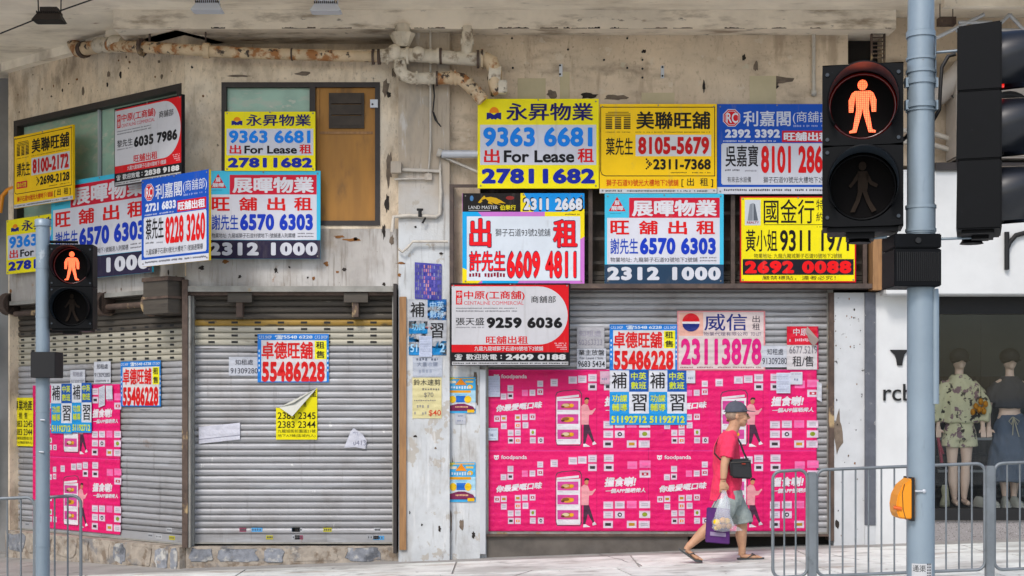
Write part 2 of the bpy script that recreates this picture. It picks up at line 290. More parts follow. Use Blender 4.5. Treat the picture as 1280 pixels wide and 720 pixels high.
class Board:
    """flat board or sheet on a wall plane; D = design rectangle its print is laid out in"""
    def __init__(s, name, label, cat, pl, px, D, off, th=.02, group=None, face='#ffffff', single=False, edge=None, warp=0, skew=0):
        s.flat = warp > 0; warp = 1e-6 if (warp and not single) else warp
        s.name = name; s.pl = pl; s.D = D; s.off = off; s.th = th; s.parts = {}; s.single = single; s.warp = warp; s.skew = skew
        u0, _ = pl.ray(px[0], px[1], off+th); u1, s.zt = pl.ray(px[2], px[1], off+th); _, s.zb = pl.ray(px[2], px[3], off+th)
        s.u0, s.u1 = u0, u1; s.lab = (label, cat, group); s.pp = lambda h: P(h, paper=bool(warp))
        p = s.part('panel'); m = P(face); n = 8 if warp else 1
        vs = []; fs = []
        if not warp: p.pbox(pl, u0, u1, s.zb, s.zt, off, off+th, P(edge) if edge else m); s.rect(D[0], D[1], D[2], D[3], face, 'panel', .4)
        else: s.rect(D[0], D[1], D[2], D[3], face, 'panel', 0)
    def part(s, n): return s.parts.setdefault('sheet' if s.single else n, MB())
    def pt(s, x, y, ly):
        D = s.D; a = (x-D[0])/(D[2]-D[0]); b = (y-D[1])/(D[3]-D[1])
        u = s.u0+a*(s.u1-s.u0); z = s.zt+b*(s.zb-s.zt)+s.skew*(a-.5)
        wv = s.warp*(noise.noise(Vector((u*7, z*7, 3.3)))+.6*math.sin(a*7+b*4)*.5) if s.warp else 0
        return s.pl.pt(u, z, s.off+s.th+.0011*ly+wv+(abs(s.warp)*1.2))
    def grid(s, x0, y0, x1, y1, m, part, ly):
        if not s.warp: s.part(part).add([s.pt(x0, y1, ly), s.pt(x1, y1, ly), s.pt(x1, y0, ly), s.pt(x0, y0, ly)], [(0, 1, 2, 3)], m); return
        nx = max(1, int(abs(x1-x0)/(s.D[2]-s.D[0])*10)); ny = max(1, int(abs(y1-y0)/(s.D[3]-s.D[1])*10)); vs = []
        for j in range(ny+1):
            for i in range(nx+1): vs.append(s.pt(x0+(x1-x0)*i/nx, y1+(y0-y1)*j/ny, ly))
        s.part(part).add(vs, [(j*(nx+1)+i, j*(nx+1)+i+1, (j+1)*(nx+1)+i+1, (j+1)*(nx+1)+i) for j in range(ny) for i in range(nx)], m, True)
    def rect(s, x0, y0, x1, y1, col, part='print', ly=1): s.grid(x0, y0, x1, y1, s.pp(col), part, ly+(1.5 if s.warp else 0)); return s
    def poly(s, pts, col, part='print', ly=1.6): s.part(part).add([s.pt(x, y, ly+(1.5 if s.warp else 0)) for x, y in pts], [list(range(len(pts)))], s.pp(col)); return s
    def disc(s, cx, cy, rx, ry, col, part='logo', ly=1.6, a0=0, a1=360, n=22):
        return s.poly([(cx+rx*math.cos(R(a0+(a1-a0)*i/n)), cy-ry*math.sin(R(a0+(a1-a0)*i/n))) for i in range(n+(0 if a1-a0 >= 360 else 1))], col, part, ly)
    def text(s, t, x0, y0, x1, y1, col, bold=.02, part='lettering', ly=2.5, slant=0, rise=0):
        vs, fs, tw, th_ = tgeo(t, bold); s.nt = getattr(s, 'nt', 0)+1; part = (part, s.nt)
        cjk = any(ord(h) > 255 for h in t); e = bold*(.62 if cjk else .95); e = min(.05, max(0, e*(1 if cjk else .95)-(0 if cjk else .01)))
        ex = e/tw; ey = e/th_*(.75 if cjk else .9)      # heavier stroke: the same glyph laid again a hair to each side
        sh = [(0, 0)] if e < .004 else [(ex*math.cos(R(q)), ey*math.sin(R(q))) for q in range(0, 360, 45)]+([(0, 0)] if e > .03 else [])
        w_ = x1-x0; h_ = y0-y1; kx = 1-2*ex; ky = 1-2*ey
        for i, (dx, dy) in enumerate(sh):
            s.part(part).add([s.pt(x0+w_*(ex+a*kx+dx)+slant*b, y1+h_*(ey+b*ky+dy)-rise*a, ly+.12*i+(1.5 if s.warp else 0)) for a, b in vs], fs, s.pp(col))
        return s
    def screws(s):
        D = s.D; dx = (D[2]-D[0]); dy = (D[3]-D[1]); m = P('#8a8680')
        for a, b_ in ((.025, .03), (.5, .015), (.975, .03), (.025, .97), (.975, .97)):
            c = s.pt(D[0]+dx*a, D[1]+dy*b_, 1); n = s.pl.n; s.part('screw').tube([c, c+Vector((n.x, n.y, 0))*.006], .009, m, 6)
    def chars(s, t, xs, y0, y1, wd, col, bold=.02, part='lettering', ly=2.5):
        for ch, x in zip(t, xs): s.text(ch, x, y0, x+wd, y1, col, bold, part, ly)
        return s
    def dash(s, x0, y0, x1, y1, col, part='small_print', ly=2, unit=None):
        u = unit or (y1-y0)*.9; x = x0; r = random.Random(int(x0*7+y0*13))
        while x < x1:
            if r.random() < .86:
                hh = (y1-y0); a = y0+hh*r.uniform(0, .25); b = y1-hh*r.uniform(0, .25)
                s.rect(x, a, min(x+u*.66, x1), b, col, part, ly)
            x += u
        return s
    def outline(s, x0, y0, x1, y1, wd, col, part='border', ly=1):
        for q in ((x0, y0, x1, y0+wd), (x0, y1-wd, x1, y1), (x0, y0+wd, x0+wd, y1-wd), (x1-wd, y0+wd, x1, y1-wd)): s.rect(*q, col, part, ly)
        return s
    def done(s):
        lab, cat, grp = s.lab
        if s.single: return s.parts['sheet'].build(s.name, None, lab, cat, grp)
        if not s.warp: s.screws()
        o = empty(s.name, s.pl.pt((s.u0+s.u1)/2, s.zb, s.off), None, lab, cat, grp)
        for n, p in s.parts.items():
            n = n[0] if isinstance(n, tuple) else n
            if p.f: tag(p.build(n, o), kind='stuff' if n in STUFF else None)
        return o

GR = 'property agency boards fixed across the facade'
def b_wing(lab, pl, px, off, th=.025):
    b = Board('agency_board', lab, 'sign', pl, px, (38, 65, 845, 668), off, th, GR, '#efe00c')
    b.rect(55, 240, 828, 510, '#dcdde6', 'number_panel')
    b.disc(148, 160, 33, 40, '#e88a10', a0=0, a1=180); b.poly([(98, 158), (125, 160), (146, 174), (168, 160), (195, 158), (195, 206), (168, 196), (160, 206), (146, 200), (132, 206), (124, 196), (98, 206)], '#1a2080', 'logo', 2)
    b.text('永昇物業', 228, 93, 808, 212, '#1b1464', .035, 'company_name'); b.text('9363 6681', 75, 255, 803, 388, '#0a84e0', .045, 'phone_number')
    b.text('出', 80, 403, 185, 497, '#d8122c', .035, 'lettering'); b.text('租', 703, 398, 812, 494, '#d8122c', .035, 'lettering'); b.text('For Lease', 213, 412, 682, 494, '#16131a', .03, 'lettering')
    b.text('27811682', 65, 533, 820, 637, '#0a2aa0', .06, 'phone_number'); return b.done()
def b_mid(lab, pl, px, off, name, ph1, ph2, addr, pill=False, th=.03):
    b = Board('agency_board', lab, 'sign', pl, px, (52, 55, 897, 700), off, th, GR, '#f2c60a')
    b.rect(52, 668, 897, 700, '#d6d6d8', 'footer_strip').dash(95, 677, 830, 690, '#3a3a3a', unit=11)
    for q in ((57, 75, 885, 81), (57, 81, 63, 540), (879, 81, 885, 578), (95, 572, 879, 578)): b.rect(*q, '#1a1710', 'border')
    b.poly([(57, 540), (63, 540), (72, 562), (95, 572), (95, 578), (68, 567)], '#1a1710', 'border', 1)
    for i in range(10):
        y = 112+i*12.6; xx = (112, 262) if i == 0 else (95, 275)
        if i < 3: b.rect(xx[0], y, xx[1], y+5+i*.5, '#1a1710', 'logo')
        else:
            for a, c in ((95, 143), (162, 208), (226, 275)): b.rect(a, y, c, y+6+i*.45, '#1a1710', 'logo')
    b.text('美聯旺舖', 315, 108, 850, 238, '#1a1710', .04, 'company_name').dash(95, 255, 275, 262, '#4a4010', unit=9).dash(310, 255, 850, 262, '#4a4010', unit=9)
    b.text(name, 97, 300, 293, 425, '#1a1710', .02, 'agent_name'); b.rect(312, 278, 856, 432, '#dcdcdc', 'number_panel'); b.text(ph1, 330, 291, 842, 420, '#c01020', .05, 'phone_number')
    for i, (x, y) in enumerate([(390, 455), (402, 467), (414, 479), (424, 490), (414, 500), (402, 511), (390, 522), (408, 490), (394, 478)]): b.disc(x, y, 7, 7, '#1a1710', 'arrow', 1.6, n=8)
    b.text(ph2, 438, 452, 853, 530, '#1a1710', .04, 'phone_number').dash(565, 547, 680, 556, '#6a5a10', unit=9).dash(720, 547, 850, 556, '#6a5a10', unit=9)
    b.text(addr, 100, 600, 620, 648, '#d2401a', .012, 'address'); b.text('[ 出  租 ]', 642, 590, 870, 656, '#1a1710', .01, 'lettering')
    if pill: b.rect(92, 468, 250, 530, '#d03040', 'tag'); b.text('聯合代理', 105, 478, 238, 520, '#f0d040', .03, 'tag')
    return b.done()
def b_ric(lab, pl, px, off, top, name, ph, addr, addr2=None, th=.03, yel=False):
    b = Board('agency_board', lab, 'sign', pl, px, (38, 55, 912, 705), off, th, GR, '#0050b0', edge='#d8b820' if yel else None)
    b.rect(38, 655, 912, 705, '#d8dae2', 'footer_strip').dash(88, 668, 880, 684, '#30303a', unit=13)
    o8 = lambda r, cx=143, cy=155: [(cx+r*x, cy+r*y) for x, y in ((-.42, -1), (.42, -1), (1, -.42), (1, .42), (.42, 1), (-.42, 1), (-1, .42), (-1, -.42))]
    b.poly(o8(63), '#dcdce4', 'logo', 1).poly(o8(58), '#c8202c', 'logo', 2).poly(o8(50), '#dcdce4', 'logo', 3).poly(o8(46), '#c8202c', 'logo', 4)
    b.text('RC', 104, 120, 190, 192, '#e6e6ec', .02, 'logo', 5)
    b.text('利嘉閣', 228, 105, 575, 216, '#d4d8e6', .03, 'company_name'); b.text('(商舖部)', 590, 108, 890, 200, '#d4d8e6', .005, 'lettering'); b.dash(595, 205, 880, 222, '#9aa8d8', unit=12)
    b.text(top, 95, 238, 497, 300, '#dfe2ee', .06, 'phone_number'); b.rect(512, 248, 880, 330, '#c81830', 'tag'); b.text('旺舖出租', 524, 258, 868, 322, '#ececf2', .06, 'tag', 3)
    b.dash(82, 316, 246, 330, '#c8cce0', unit=10).dash(280, 316, 470, 330, '#c8cce0', unit=10)
    b.rect(68, 346, 884, 630, '#d6d8e0', 'number_panel').rect(76, 338, 876, 638, '#d6d8e0', 'number_panel', .8)
    b.text(name, 98, 352, 337, 508, '#1c1a1c', .02, 'agent_name'); b.text(ph, 358, 355, 868 if addr2 is None else 868, 555, '#d01028', .045, 'phone_number')
    b.dash(95, 525, 200, 540, '#55555a', unit=11).dash(232, 530, 325, 545, '#9a9aa2', unit=9)
    if addr2: b.text(addr2, 112, 580, 285, 622, '#2a2a2e', .005, 'address'); b.text(addr, 375, 580, 868, 625, '#2a2a2e', .005, 'address')
    else: b.text(addr, 100, 578, 840, 622, '#2a2a2e', .005, 'address')
    return b.done()
def b_cyan(lab, pl, px, off, addr, foot, th=.025, left=True):
    b = Board('agency_board', lab, 'sign', pl, px, (63, 38, 918, 688), off, th, GR, '#4fb9d8')
    b.poly([(90, 165), (151, 60), (213, 165)], '#c8202c', 'logo', 1).text('展', 132, 88, 170, 122, '#e8e8ee', .04, 'logo', 3).text('展暉', 108, 128, 196, 160, '#e8e8ee', .04, 'logo', 3)
    b.rect(90, 138, 213, 141, '#4fb9d8', 'logo', 2.2).dash(92, 178, 200, 184, '#3a90a8', unit=9)
    b.rect(238, 68, 890, 213, '#c8283c', 'name_band'); b.text('展暉物業', 257, 84, 870, 202, '#e6e4ea', .06, 'company_name')
    b.rect(80, 213, 890, 548, '#dcdde6', 'number_panel', .8); b.chars('旺舖出租', (103, 308, 519, 720), 233, 333, 136, '#cf1428', .04)
    b.text('謝先生', 103, 362, 303, 475, '#1044b0', .02, 'agent_name'); b.text('6570 6303', 315, 356, 862, 478, '#0a3cb4', .06, 'phone_number')
    b.text(addr, 103, 498, 730, 533, '#3a3a40', .003, 'address').dash(748, 496, 870, 506, '#66666c', unit=11).dash(748, 518, 868, 528, '#66666c', unit=11)
    b.rect(63, 550, 918, 688, foot, 'footer_strip'); b.text('2312 1000', 80, 567, 897, 664, '#d8dae2', .09, 'phone_number'); return b.done()
def b_cen(lab, pl, px, off, name, ph1, ph2, addr, th=.04):
    b = Board('agency_board', lab, 'sign', pl, px, (50, 55, 945, 672), off, th, GR, '#17161a')
    b.rect(58, 68, 935, 572, '#c8142a', 'print', .8)
    pts = [(58, 78)]+[(708+220*math.sin(R(a)), 297-218*math.cos(R(a))) for a in range(0, 181, 9)]+[(58, 515)]
    b.poly(pts[::-1], '#cfced1', 'white_field', 1.3)
    b.rect(90, 110, 137, 215, '#c8142a', 'logo', 2).text('中', 97, 118, 131, 158, '#dcdcdc', .02, 'logo', 3).text('原', 97, 166, 131, 208, '#dcdcdc', .02, 'logo', 3)
    b.text('中原(工商舖)', 150, 112, 605, 184, '#c8142a', .03, 'company_name', 2.2).text('CENTALINE COMMERCIAL', 150, 190, 597, 217, '#c8404c', .0, 'lettering', 2.2)
    b.text('商舖部', 653, 150, 838, 202, '#2a2828', .01, 'lettering', 2.2).dash(90, 238, 560, 248, '#77777a', unit=9, ly=2.2).dash(90, 258, 550, 270, '#77777a', unit=11, ly=2.2)
    b.text(name, 90, 312, 302, 370, '#1c1a1c', .01, 'agent_name', 2.2).text(ph1, 320, 310, 887, 392, '#121014', .06, 'phone_number', 2.2).dash(90, 380, 300, 392, '#88888c', unit=9, ly=2.2)
    b.text('旺舖出租', 315, 450, 630, 510, '#c8142a', .03, 'lettering', 2.2).text(addr, 228, 527, 743, 561, '#e0d4d6', .02, 'address', 2.2)
    for i in range(4): b.dash(830+i*8, 500+i*15, 920, 509+i*15, '#e6c0c4', unit=10, ly=2.2)
    b.rect(58, 572, 935, 636, '#17161a', 'footer_strip', 1.2).text('☎', 80, 586, 138, 629, '#d8d8d8', .03, 'lettering').text('歡迎致電', 165, 586, 398, 629, '#d8d8d8', .03).text(':', 424, 592, 434, 622, '#d8d8d8', .04)
    b.text(ph2, 463, 586, 913, 629, '#d8d8d8', .06, 'phone_number').rect(60, 642, 932, 667, '#bfbfc0', 'footer_strip', 1.2).dash(80, 649, 920, 660, '#303030', unit=12); return b.done()

# ================================================================ GROUND
def gsheet(x0, x1, y0, y1, dz, m, name=None, kind='structure', th=0):
    b = MB(); b.add([(x0, y0, gz(x0)+dz), (x1, y0, gz(x1)+dz), (x1, y1, gz(x1)+dz), (x0, y1, gz(x0)+dz)], [(0, 1, 2, 3)], m)
    return b
b = MB(); b.add([(-300, -300, -11.3), (300, -300, 10.05), (300, 300, 10.05), (-300, 300, -11.3)], [(0, 1, 2, 3)], m_asph); b.build('ground', kind='structure')
gsheet(-60, 60, -9.2, -4.4, -.15, m_asph).build('road', kind='structure')
pav = MB(); pav.hexa([(x, y, gz(x)+dz) for dz in (-.4, -.012) for x, y in ((-30, -4.25), (30, -4.25), (30, 6), (-30, 6))], m_paveD); PAV = pav.build('pavement', kind='structure')
def slab(x0, x1, y0, y1, m, jag=0):
    q = MB(); h = .012
    pts = [(x0, y0), (x1, y0), (x1, y1), (x0, y1)]
    q.hexa([(x, y, gz(x)-.012) for x, y in pts]+[(x, y, gz(x)+rnd.uniform(0, .0015)) for x, y in pts], m)
    return q
ys = [-4.25, -2.95, -1.55, -.42]
for j in range(3):
    x = -9.0+(.7 if j % 2 else 0)
    while x < 9.5:
        wd = rnd.uniform(1.7, 2.4)
        s0 = .0 if j != 1 else .35
        q = MB(); g = .011
        a = x+g; c = x+wd-g; sk = .22 if j == 1 else 0
        pts = [(a, ys[j]+g), (c, ys[j]+g), (c-sk, ys[j+1]-g), (a-sk, ys[j+1]-g)]
        q.hexa([(X, Y, gz(X)-.0118) for X, Y in pts]+[(X, Y, gz(X)+.0005*j) for X, Y in pts], m_pave)
        q.build('paving_slab', PAV); x += wd
kb = MB(); 
for i in range(24):
    x = -12+i*1.0; q = MB(); q.hexa([(X, Y, gz(X)+dz) for dz in (-.2, .0) for X, Y in ((x+.004, -4.4), (x+.996, -4.4), (x+.996, -4.256), (x+.004, -4.256))], m_kerb); q.build('kerb_stone', PAV)
npv = MB(); npv.hexa([(x, y, gz(x)+dz) for dz in (-.4, 0) for x, y in ((-30, -40), (30, -40), (30, -9.2), (-30, -9.2))], m_pave); npv.build('near_pavement', kind='structure')
gm = MB()
for i in range(150):
    X = rnd.uniform(-8, 8); Y = rnd.uniform(-3.6, -.15); rr_ = rnd.uniform(.006, .022); gm.add([(X+rr_*rnd.uniform(.7, 1.1)*math.cos(k*.785), Y+rr_*rnd.uniform(.7, 1.1)*math.sin(k*.785), gz(X)+.0026+.0006*(i % 3)) for k in range(8)], [tuple(range(8))], P(rnd.choice(['#4a4744', '#6b6864', '#57534f', '#e6e4de'])))
tag(gm.build('gum_spots', PAV), kind='stuff')
ck = MB()
for (x0, y0, x1, y1) in ((.95, -.1, 1.35, -1.5), (-3.0, -.5, -1.9, -.75), (3.1, -.2, 3.5, -1.6), (-6, -.4, -5.2, -1.6), (.2, -1.5, -.4, -2.9)):
    for k in range(10):
        a = k/10; c = (k+1)/10; j = lambda t_: .05*noise.noise(Vector((x0*9+t_*6, 2, 1))); xa, ya = x0+(x1-x0)*a+j(a), y0+(y1-y0)*a+j(a+5); xb_, yb_ = x0+(x1-x0)*c+j(c), y0+(y1-y0)*c+j(c+5)
        ck.add([(xa, ya, gz(xa)+.0022), (xb_, yb_, gz(xb_)+.0022), (xb_+.012, yb_, gz(xb_)+.0022), (xa+.012, ya, gz(xa)+.0022)], [(0, 3, 2, 1)], P('#4a4744'))
tag(ck.build('cracks', PAV), kind='stuff')
mk = MB()
for i in range(14):
    x = -14+i*2; mk.add([(x, -6.85, gz(x)-.146), (x+1, -6.85, gz(x+1)-.146), (x+1, -6.75, gz(x+1)-.146), (x, -6.75, gz(x)-.146)], [(0, 1, 2, 3)], m_mark)
mk.build('road_marking', kind='structure')

# ================================================================ OLD BUILDING
B = empty('corner_building', (fx(560), 0, gz(fx(560))), None, 'weathered beige tenement block with rolling shutters under a deep concrete canopy', 'building')
ZB = 5.79   # underside of the downstand beam
def wall(name, pl, u0, u1, z0, z1, holes, a, th, m, parent=B, label=None):
    us = sorted({u0, u1, *[h for q in holes for h in q[:2]]}); zs = sorted({z0, z1, *[h for q in holes for h in q[2:]]}); w_ = MB()
    for i in range(len(us)-1):
        for j in range(len(zs)-1):
            cu = (us[i]+us[i+1])/2; cz = (zs[j]+zs[j+1])/2
            if any(q[0] < cu < q[1] and q[2] < cz < q[3] for q in holes): continue
            w_.pbox(pl, us[i], us[i+1], zs[j], zs[j+1], a-th, a, m)
    o = w_.build(name, parent, label, weld=True); return o
zsh = fz(362); zwin = (fz(282), fz(103))
# frontal bay
wall('wall', FR, fx(231), fx(498), fz(345), fz(62), [(fx(278), fx(475), *zwin)], 0, .3, m_conc)
wall('lintel', FR, fx(231), fx(498), fz(362), fz(345), [], 0, .3, m_beam)
lb = MB(); lb.pbox(FR, fx(233), fx(497), fz(361), fz(286), 0, .012, m_beam); lb.build('lintel_paint', B)
wall('wall', FR, fx(231), fx(498), fz(62)+.002, 6.2, [], -.38, .2, m_conc)
# angled bay
uL = SL.ray(12, 100)[0]
def su(px, off=0): return SL.ray(px, 300, off)[0]
def sz(px, py, off=0): return SL.ray(px, py, off)[1]
WZ0, WZ1 = 3.62, sz(227, 104)
WT = 5.262
wu0, wu1 = su(18), su(227)
wzt = sz(227, 104); wzb = sz(227, 296)-.0
zshS = 2.96
wall('wall', SL, uL, 0, 3.36, 5.9, [(wu0, wu1, 3.64, wzt)], 0, .3, m_conc)
wall('lintel', SL, uL, 0, zshS, 3.36, [], .004, .3, m_beam)
# pillar
pl_ = MB(); pl_.box(fx(498, -.1), fx(562, -.1), -.1, .3, -.6, ZB, m_pill); pl_.build('pillar', B)
p2 = MB(); p2.box(fx(562), fx(600), -.03, .3, -.6, fz(362), m_pill); p2.box(fx(562), fx(600), -.0, .3, fz(362), ZB, m_wallR); p2.build('pillar', B)
cw = MB(); cw.box(fx(600), fx(608), .02, .3, -.6, fz(362), m_pill); cw.build('wall', B)
# right wall above sign box
wall('wall', FR, fx(600), fx(1104), fz(233), ZB, [(fx(1060), fx(1104), fz(80), fz(40))], 0, .3, m_wallR)
dg = MB(); dg.box(fx(1060), fx(1104), .25, .3, fz(80), fz(40), m_dark); 
for i in range(9): dg.box(fx(1088), fx(1104), -.06, -.04, fz(74)+i*.045, fz(74)+i*.045+.012, m_rust)
dg.box(fx(1087), fx(1089), -.07, -.03, fz(80), fz(30), m_rust); dg.box(fx(1103), fx(1105), -.07, -.03, fz(80), fz(30), m_rust)
dg.build('vent_louvre', B)
wall('wall', FR, fx(600), fx(1104), fz(362), fz(233), [], -.18, .12, m_backing)
# plaster repairs and fixings proud of the wall
m_patch = M('plaster_patch_paint', '#b8ac8c', .85, var=.06)
for (x0, y0, x1, y1) in ((647, 98, 682, 124), (802, 116, 843, 132), (937, 95, 970, 130), (700, 90, 712, 124)):
    pt = MB(); pt.pbox(FR, fx(x0), fx(x1), fz(y1), fz(y0), 0, .006, m_patch); pt.build('plaster_patch', B)
fx_ = MB()
for (x, y) in ((700, 82), (700, 93), (828, 84), (828, 95), (710, 62), (640, 48), (803, 65), (803, 75), (803, 86), (803, 97), (784, 48), (641, 85), (784, 85), (755, 75), (612, 150), (620, 140)):
    fx_.tube([(fx(x), 0, fz(y)), (fx(x), -.012, fz(y))], .012, m_cable, 8)
for (x, y) in ((701, 88), (828, 90)): fx_.pbox(FR, fx(x)-.018, fx(x)+.018, fz(y)-.07, fz(y)+.07, 0, .008, m_steelw)
tag(fx_.build('wall_fixing', B), kind='stuff')
# ragged broken render: irregular flakes with depth
m_flk3 = None
def flake(q, pl, u, z, ru, rz, off, m, n=14):
    pts = []; k_ = .6 if m is m_flk3 and ru > .04 else .85; ru *= k_; rz *= k_
    for i in range(n):
        a = 2*math.pi*i/n; k = rnd.uniform(.55, 1.1); pts.append(pl.pt(u+ru*k*math.cos(a), z+rz*k*math.sin(a), off))
    nn = pl.n*.004; q.prism(pts[::-1], (nn.x, nn.y, 0), m)
m_flk = M('bare_render', '#6a5d50', .9, var=.25, scale=12, bump=.006)
m_flk2 = M('rust_bloom', '#7d5126', .9, var=.3, scale=14)
m_flk3 = M('black_mould', '#2a2420', .95, var=.3, scale=18)
q = MB()
for (x, y, rx, ry, m) in ((966, 108, 12, 10, m_flk3), (960, 105, 17, 5, m_flk), (975, 100, 22, 6, m_flk), (690, 118, 10, 8, m_flk), (1075, 110, 9, 14, m_flk), (612, 100, 6, 9, m_flk3), (736, 120, 22, 7, m_flk3), (770, 122, 18, 5, m_flk), (880, 108, 3, 10, m_flk3), (930, 72, 3, 6, m_flk3), (805, 64, 6, 4, m_flk3), (945, 82, 4, 9, m_flk)):
    flake(q, FR, fx(x), fz(y), rx/111, ry/111, 0, m)
for (x, y, rx, ry, m) in ((440, 300, 14, 3, m_flk2), (424, 296, 9, 2.5, m_flk2), (445, 299, 6, 4, m_flk3), (408, 330, 4, 4, m_flk2), (345, 338, 2.5, 5, m_flk3), (282, 327, 6, 4, m_flk2), (252, 335, 7, 5, m_flk3), (392, 348, 3, 4, m_flk2), (430, 337, 4, 3, m_flk3), (300, 346, 3, 3, m_flk3), (480, 355, 3, 3, m_flk3), (362, 334, 2, 2, m_flk3), (385, 347, 1.8, 1.8, m_flk3), (422, 340, 3, 2, m_flk2), (480, 290, 3, 12, m_flk3), (490, 300, 4, 8, m_flk)):
    flake(q, FR, fx(x), fz(y), rx/111, ry/111, .012, m)
for (x, y, rx, ry, m) in ((486, 118, 4, 5, m_flk3), (240, 84, 2, 2, m_flk3), (254, 120, 2, 2, m_flk2), (225, 200, 3, 6, m_flk3), (482, 110, 6, 14, m_flk), (380, 92, 14, 3, m_flk), (300, 95, 18, 2, m_flk), (493, 90, 4, 10, m_flk), (486, 210, 5, 30, m_flk), (484, 255, 6, 20, m_flk3)):
    flake(q, FR, fx(x), fz(y), rx/111, ry/111, .0, m)
for (x, y, rx, ry, m) in ((500, 345, 3, 3, m_flk2), (503, 330, 6, 2, m_flk2), (540, 445, 2, 5, m_flk), (550, 660, 2.5, 5, m_flk3), (520, 545, 3, 2, m_flk3), (528, 655, 1.5, 2, m_flk3), (513, 640, 1, 3, m_flk3), (545, 560, 2, 2, m_flk), (552, 318, 3, 2, m_flk3), (520, 285, 2, 2, m_flk3)):
    flake(q, FR, fx(x), fz(y), rx/111, ry/111, .1, m)
for (x, y, rx, ry, m) in ((596, 490, 3, 24, m_flk), (594, 470, 3, 8, m_flk), (577, 655, 4, 9, m_flk), (592, 668, 3, 6, m_flk3), (566, 590, 1.2, 26, m_flk), (564, 650, 1.5, 20, m_flk)):
    flake(q, FR, fx(x), fz(y), rx/111, ry/111, .03, m)
for i in range(46): 
    u = rnd.uniform(uL, 0); z = rnd.choice([rnd.uniform(2.98, 3.6), rnd.uniform(5.35, 5.8)]); r = rnd.uniform(.008, .035); flake(q, SL, u, z, r, r*rnd.uniform(.7, 2), .004, rnd.choice([m_flk, m_flk2, m_flk3]), 8)
tag(q.build('render_damage', B), kind='stuff')
# canopy
cn = MB(); cn.add([(-14, -1.55, 6.0), (14, -1.55, 6.0), (14, 6, 6.0), (-14, 6, 6.0), (-14, -1.55, 6.35), (14, -1.55, 6.35), (14, 6, 6.35), (-14, 6, 6.35)], [(0, 1, 2, 3)[::-1], (4, 5, 6, 7), (0, 1, 5, 4), (1, 2, 6, 5), (2, 3, 7, 6), (3, 0, 4, 7)], m_soff)
cn.box(-14, 14, -1.75, -1.55, 5.9, 6.5, m_soff); cn.build('canopy', B)
bm_ = MB(); bm_.box(fx(150), fx(1112), -.27, .5, ZB, 5.998, m_beamS)
for i in range(40):
    x = rnd.uniform(fx(240), fx(1100)); L_ = rnd.uniform(.03, .22); h_ = rnd.uniform(.004, .022); n = 8
    bm_.prism([(x+L_*k/n, -.2725, ZB+.002) for k in range(n+1)]+[(x+L_*k/n, -.2725, ZB+.002+h_*rnd.uniform(.3, 1)) for k in range(n, -1, -1)], (0, .01, 0), m_flk if i % 3 else m_flk3)
bm_.build('downstand_beam', B)
b5 = MB(); b5.pbox(SL, uL, su(150), ZB+.1, 5.998, -.3, .12, m_soff); b5.pbox(SL, su(150), .1, ZB, 5.998, -.5, .2, m_beamS); b5.build('downstand_beam', B)
up = MB(); up.box(fx(231)+.3, 9, .6, 5, 5.0, 5.98, m_dark); up.build('inner_wall', B)
uw = MB(); uw.box(-7.2, 14, .0, 5, 6.352, 12, m_conc); uw.build('upper_wall', B)
bk = MB(); bk.box(fx(231)+.1, fx(1104), .7, .8, -.6, 5.0, m_dark); bk.build('inner_wall', B)
bk = MB(); bk.pbox(SL, uL, -.05, -.6, 5.9, -.9, -.8, m_dark); bk.build('inner_wall', B)
ed = MB(); ed.pbox(SL, uL-.03, uL, -.8, 5.9, -.9, .0, m_conc); ed.build('end_wall', B)

# windows
def frame_ring(q, pl, u0, u1, z0, z1, wd, a, b_, m):
    q.pbox(pl, u0, u1, z1-wd, z1, a, b_, m); q.pbox(pl, u0, u1, z0, z0+wd, a, b_, m)
    q.pbox(pl, u0, u0+wd, z0+wd, z1-wd, a, b_, m); q.pbox(pl, u1-wd, u1, z0+wd, z1-wd, a, b_, m)
wn = MB(); frame_ring(wn, FR, fx(277), fx(475), zwin[0], zwin[1], .055, -.12, .012, m_frame); wn.box(fx(387), fx(394), -.008, .12, zwin[0]+.055, zwin[1]-.055, m_frame)
W1 = wn.build('window', B)
p = MB(); p.box(fx(282), fx(387), .05, .06, zwin[0]+.055, zwin[1]-.055, m_green); p.build('pane', W1)
p = MB(); p.box(fx(394), fx(470), .03, .06, zwin[0]+.055, zwin[1]-.055, m_ply)
p.box(fx(396), fx(399), .015, .03, zwin[0]+.06, zwin[1]-.06, m_ply); p.box(fx(399), fx(469), .02, .03, fz(167), fz(164), m_wood); p.box(fx(466), fx(469), .015, .03, zwin[0]+.06, zwin[1]-.06, m_ply)
p.build('plywood_panel', W1)
p = MB(); m_vent = M('dirty_vent_box', '#3d352d', .8, var=.25, scale=9)
frame_ring(p, FR, fx(411), fx(455), fz(160), fz(116), .03, -.03, -.005, m_vent)
for i in range(3): p.box(fx(414), fx(452), -.002, .02, fz(157)+i*.125, fz(157)+i*.125+.112, m_vent)
p.build('vent_box', W1)
p = MB(); p.box(fx(463), fx(472.5), -.03, .0, fz(135), fz(125), m_steelw); p.tube([(fx(466), -.031, fz(131)), (fx(466), -.034, fz(131))], .012, m_cable, 8); p.build('socket_plate', W1)
wn = MB(); frame_ring(wn, SL, wu0, wu1, 3.64, wzt, .075, -.14, .012, m_frame); W2 = wn.build('window', B)
um = su(119)
wn = MB(); wn.pbox(SL, um-.01, um+.01, 3.715, wzt-.075, -.08, -.04, m_steelw); wn.build('glazing_bar', W2)
p = MB(); p.pbox(SL, wu0+.075, um-.012, 3.715, wzt-.075, -.1, -.09, m_green); p.build('pane', W2)
p = MB(); p.pbox(SL, um+.012, wu1-.075, 3.715, wzt-.075, -.1, -.09, m_green); p.build('pane', W2)

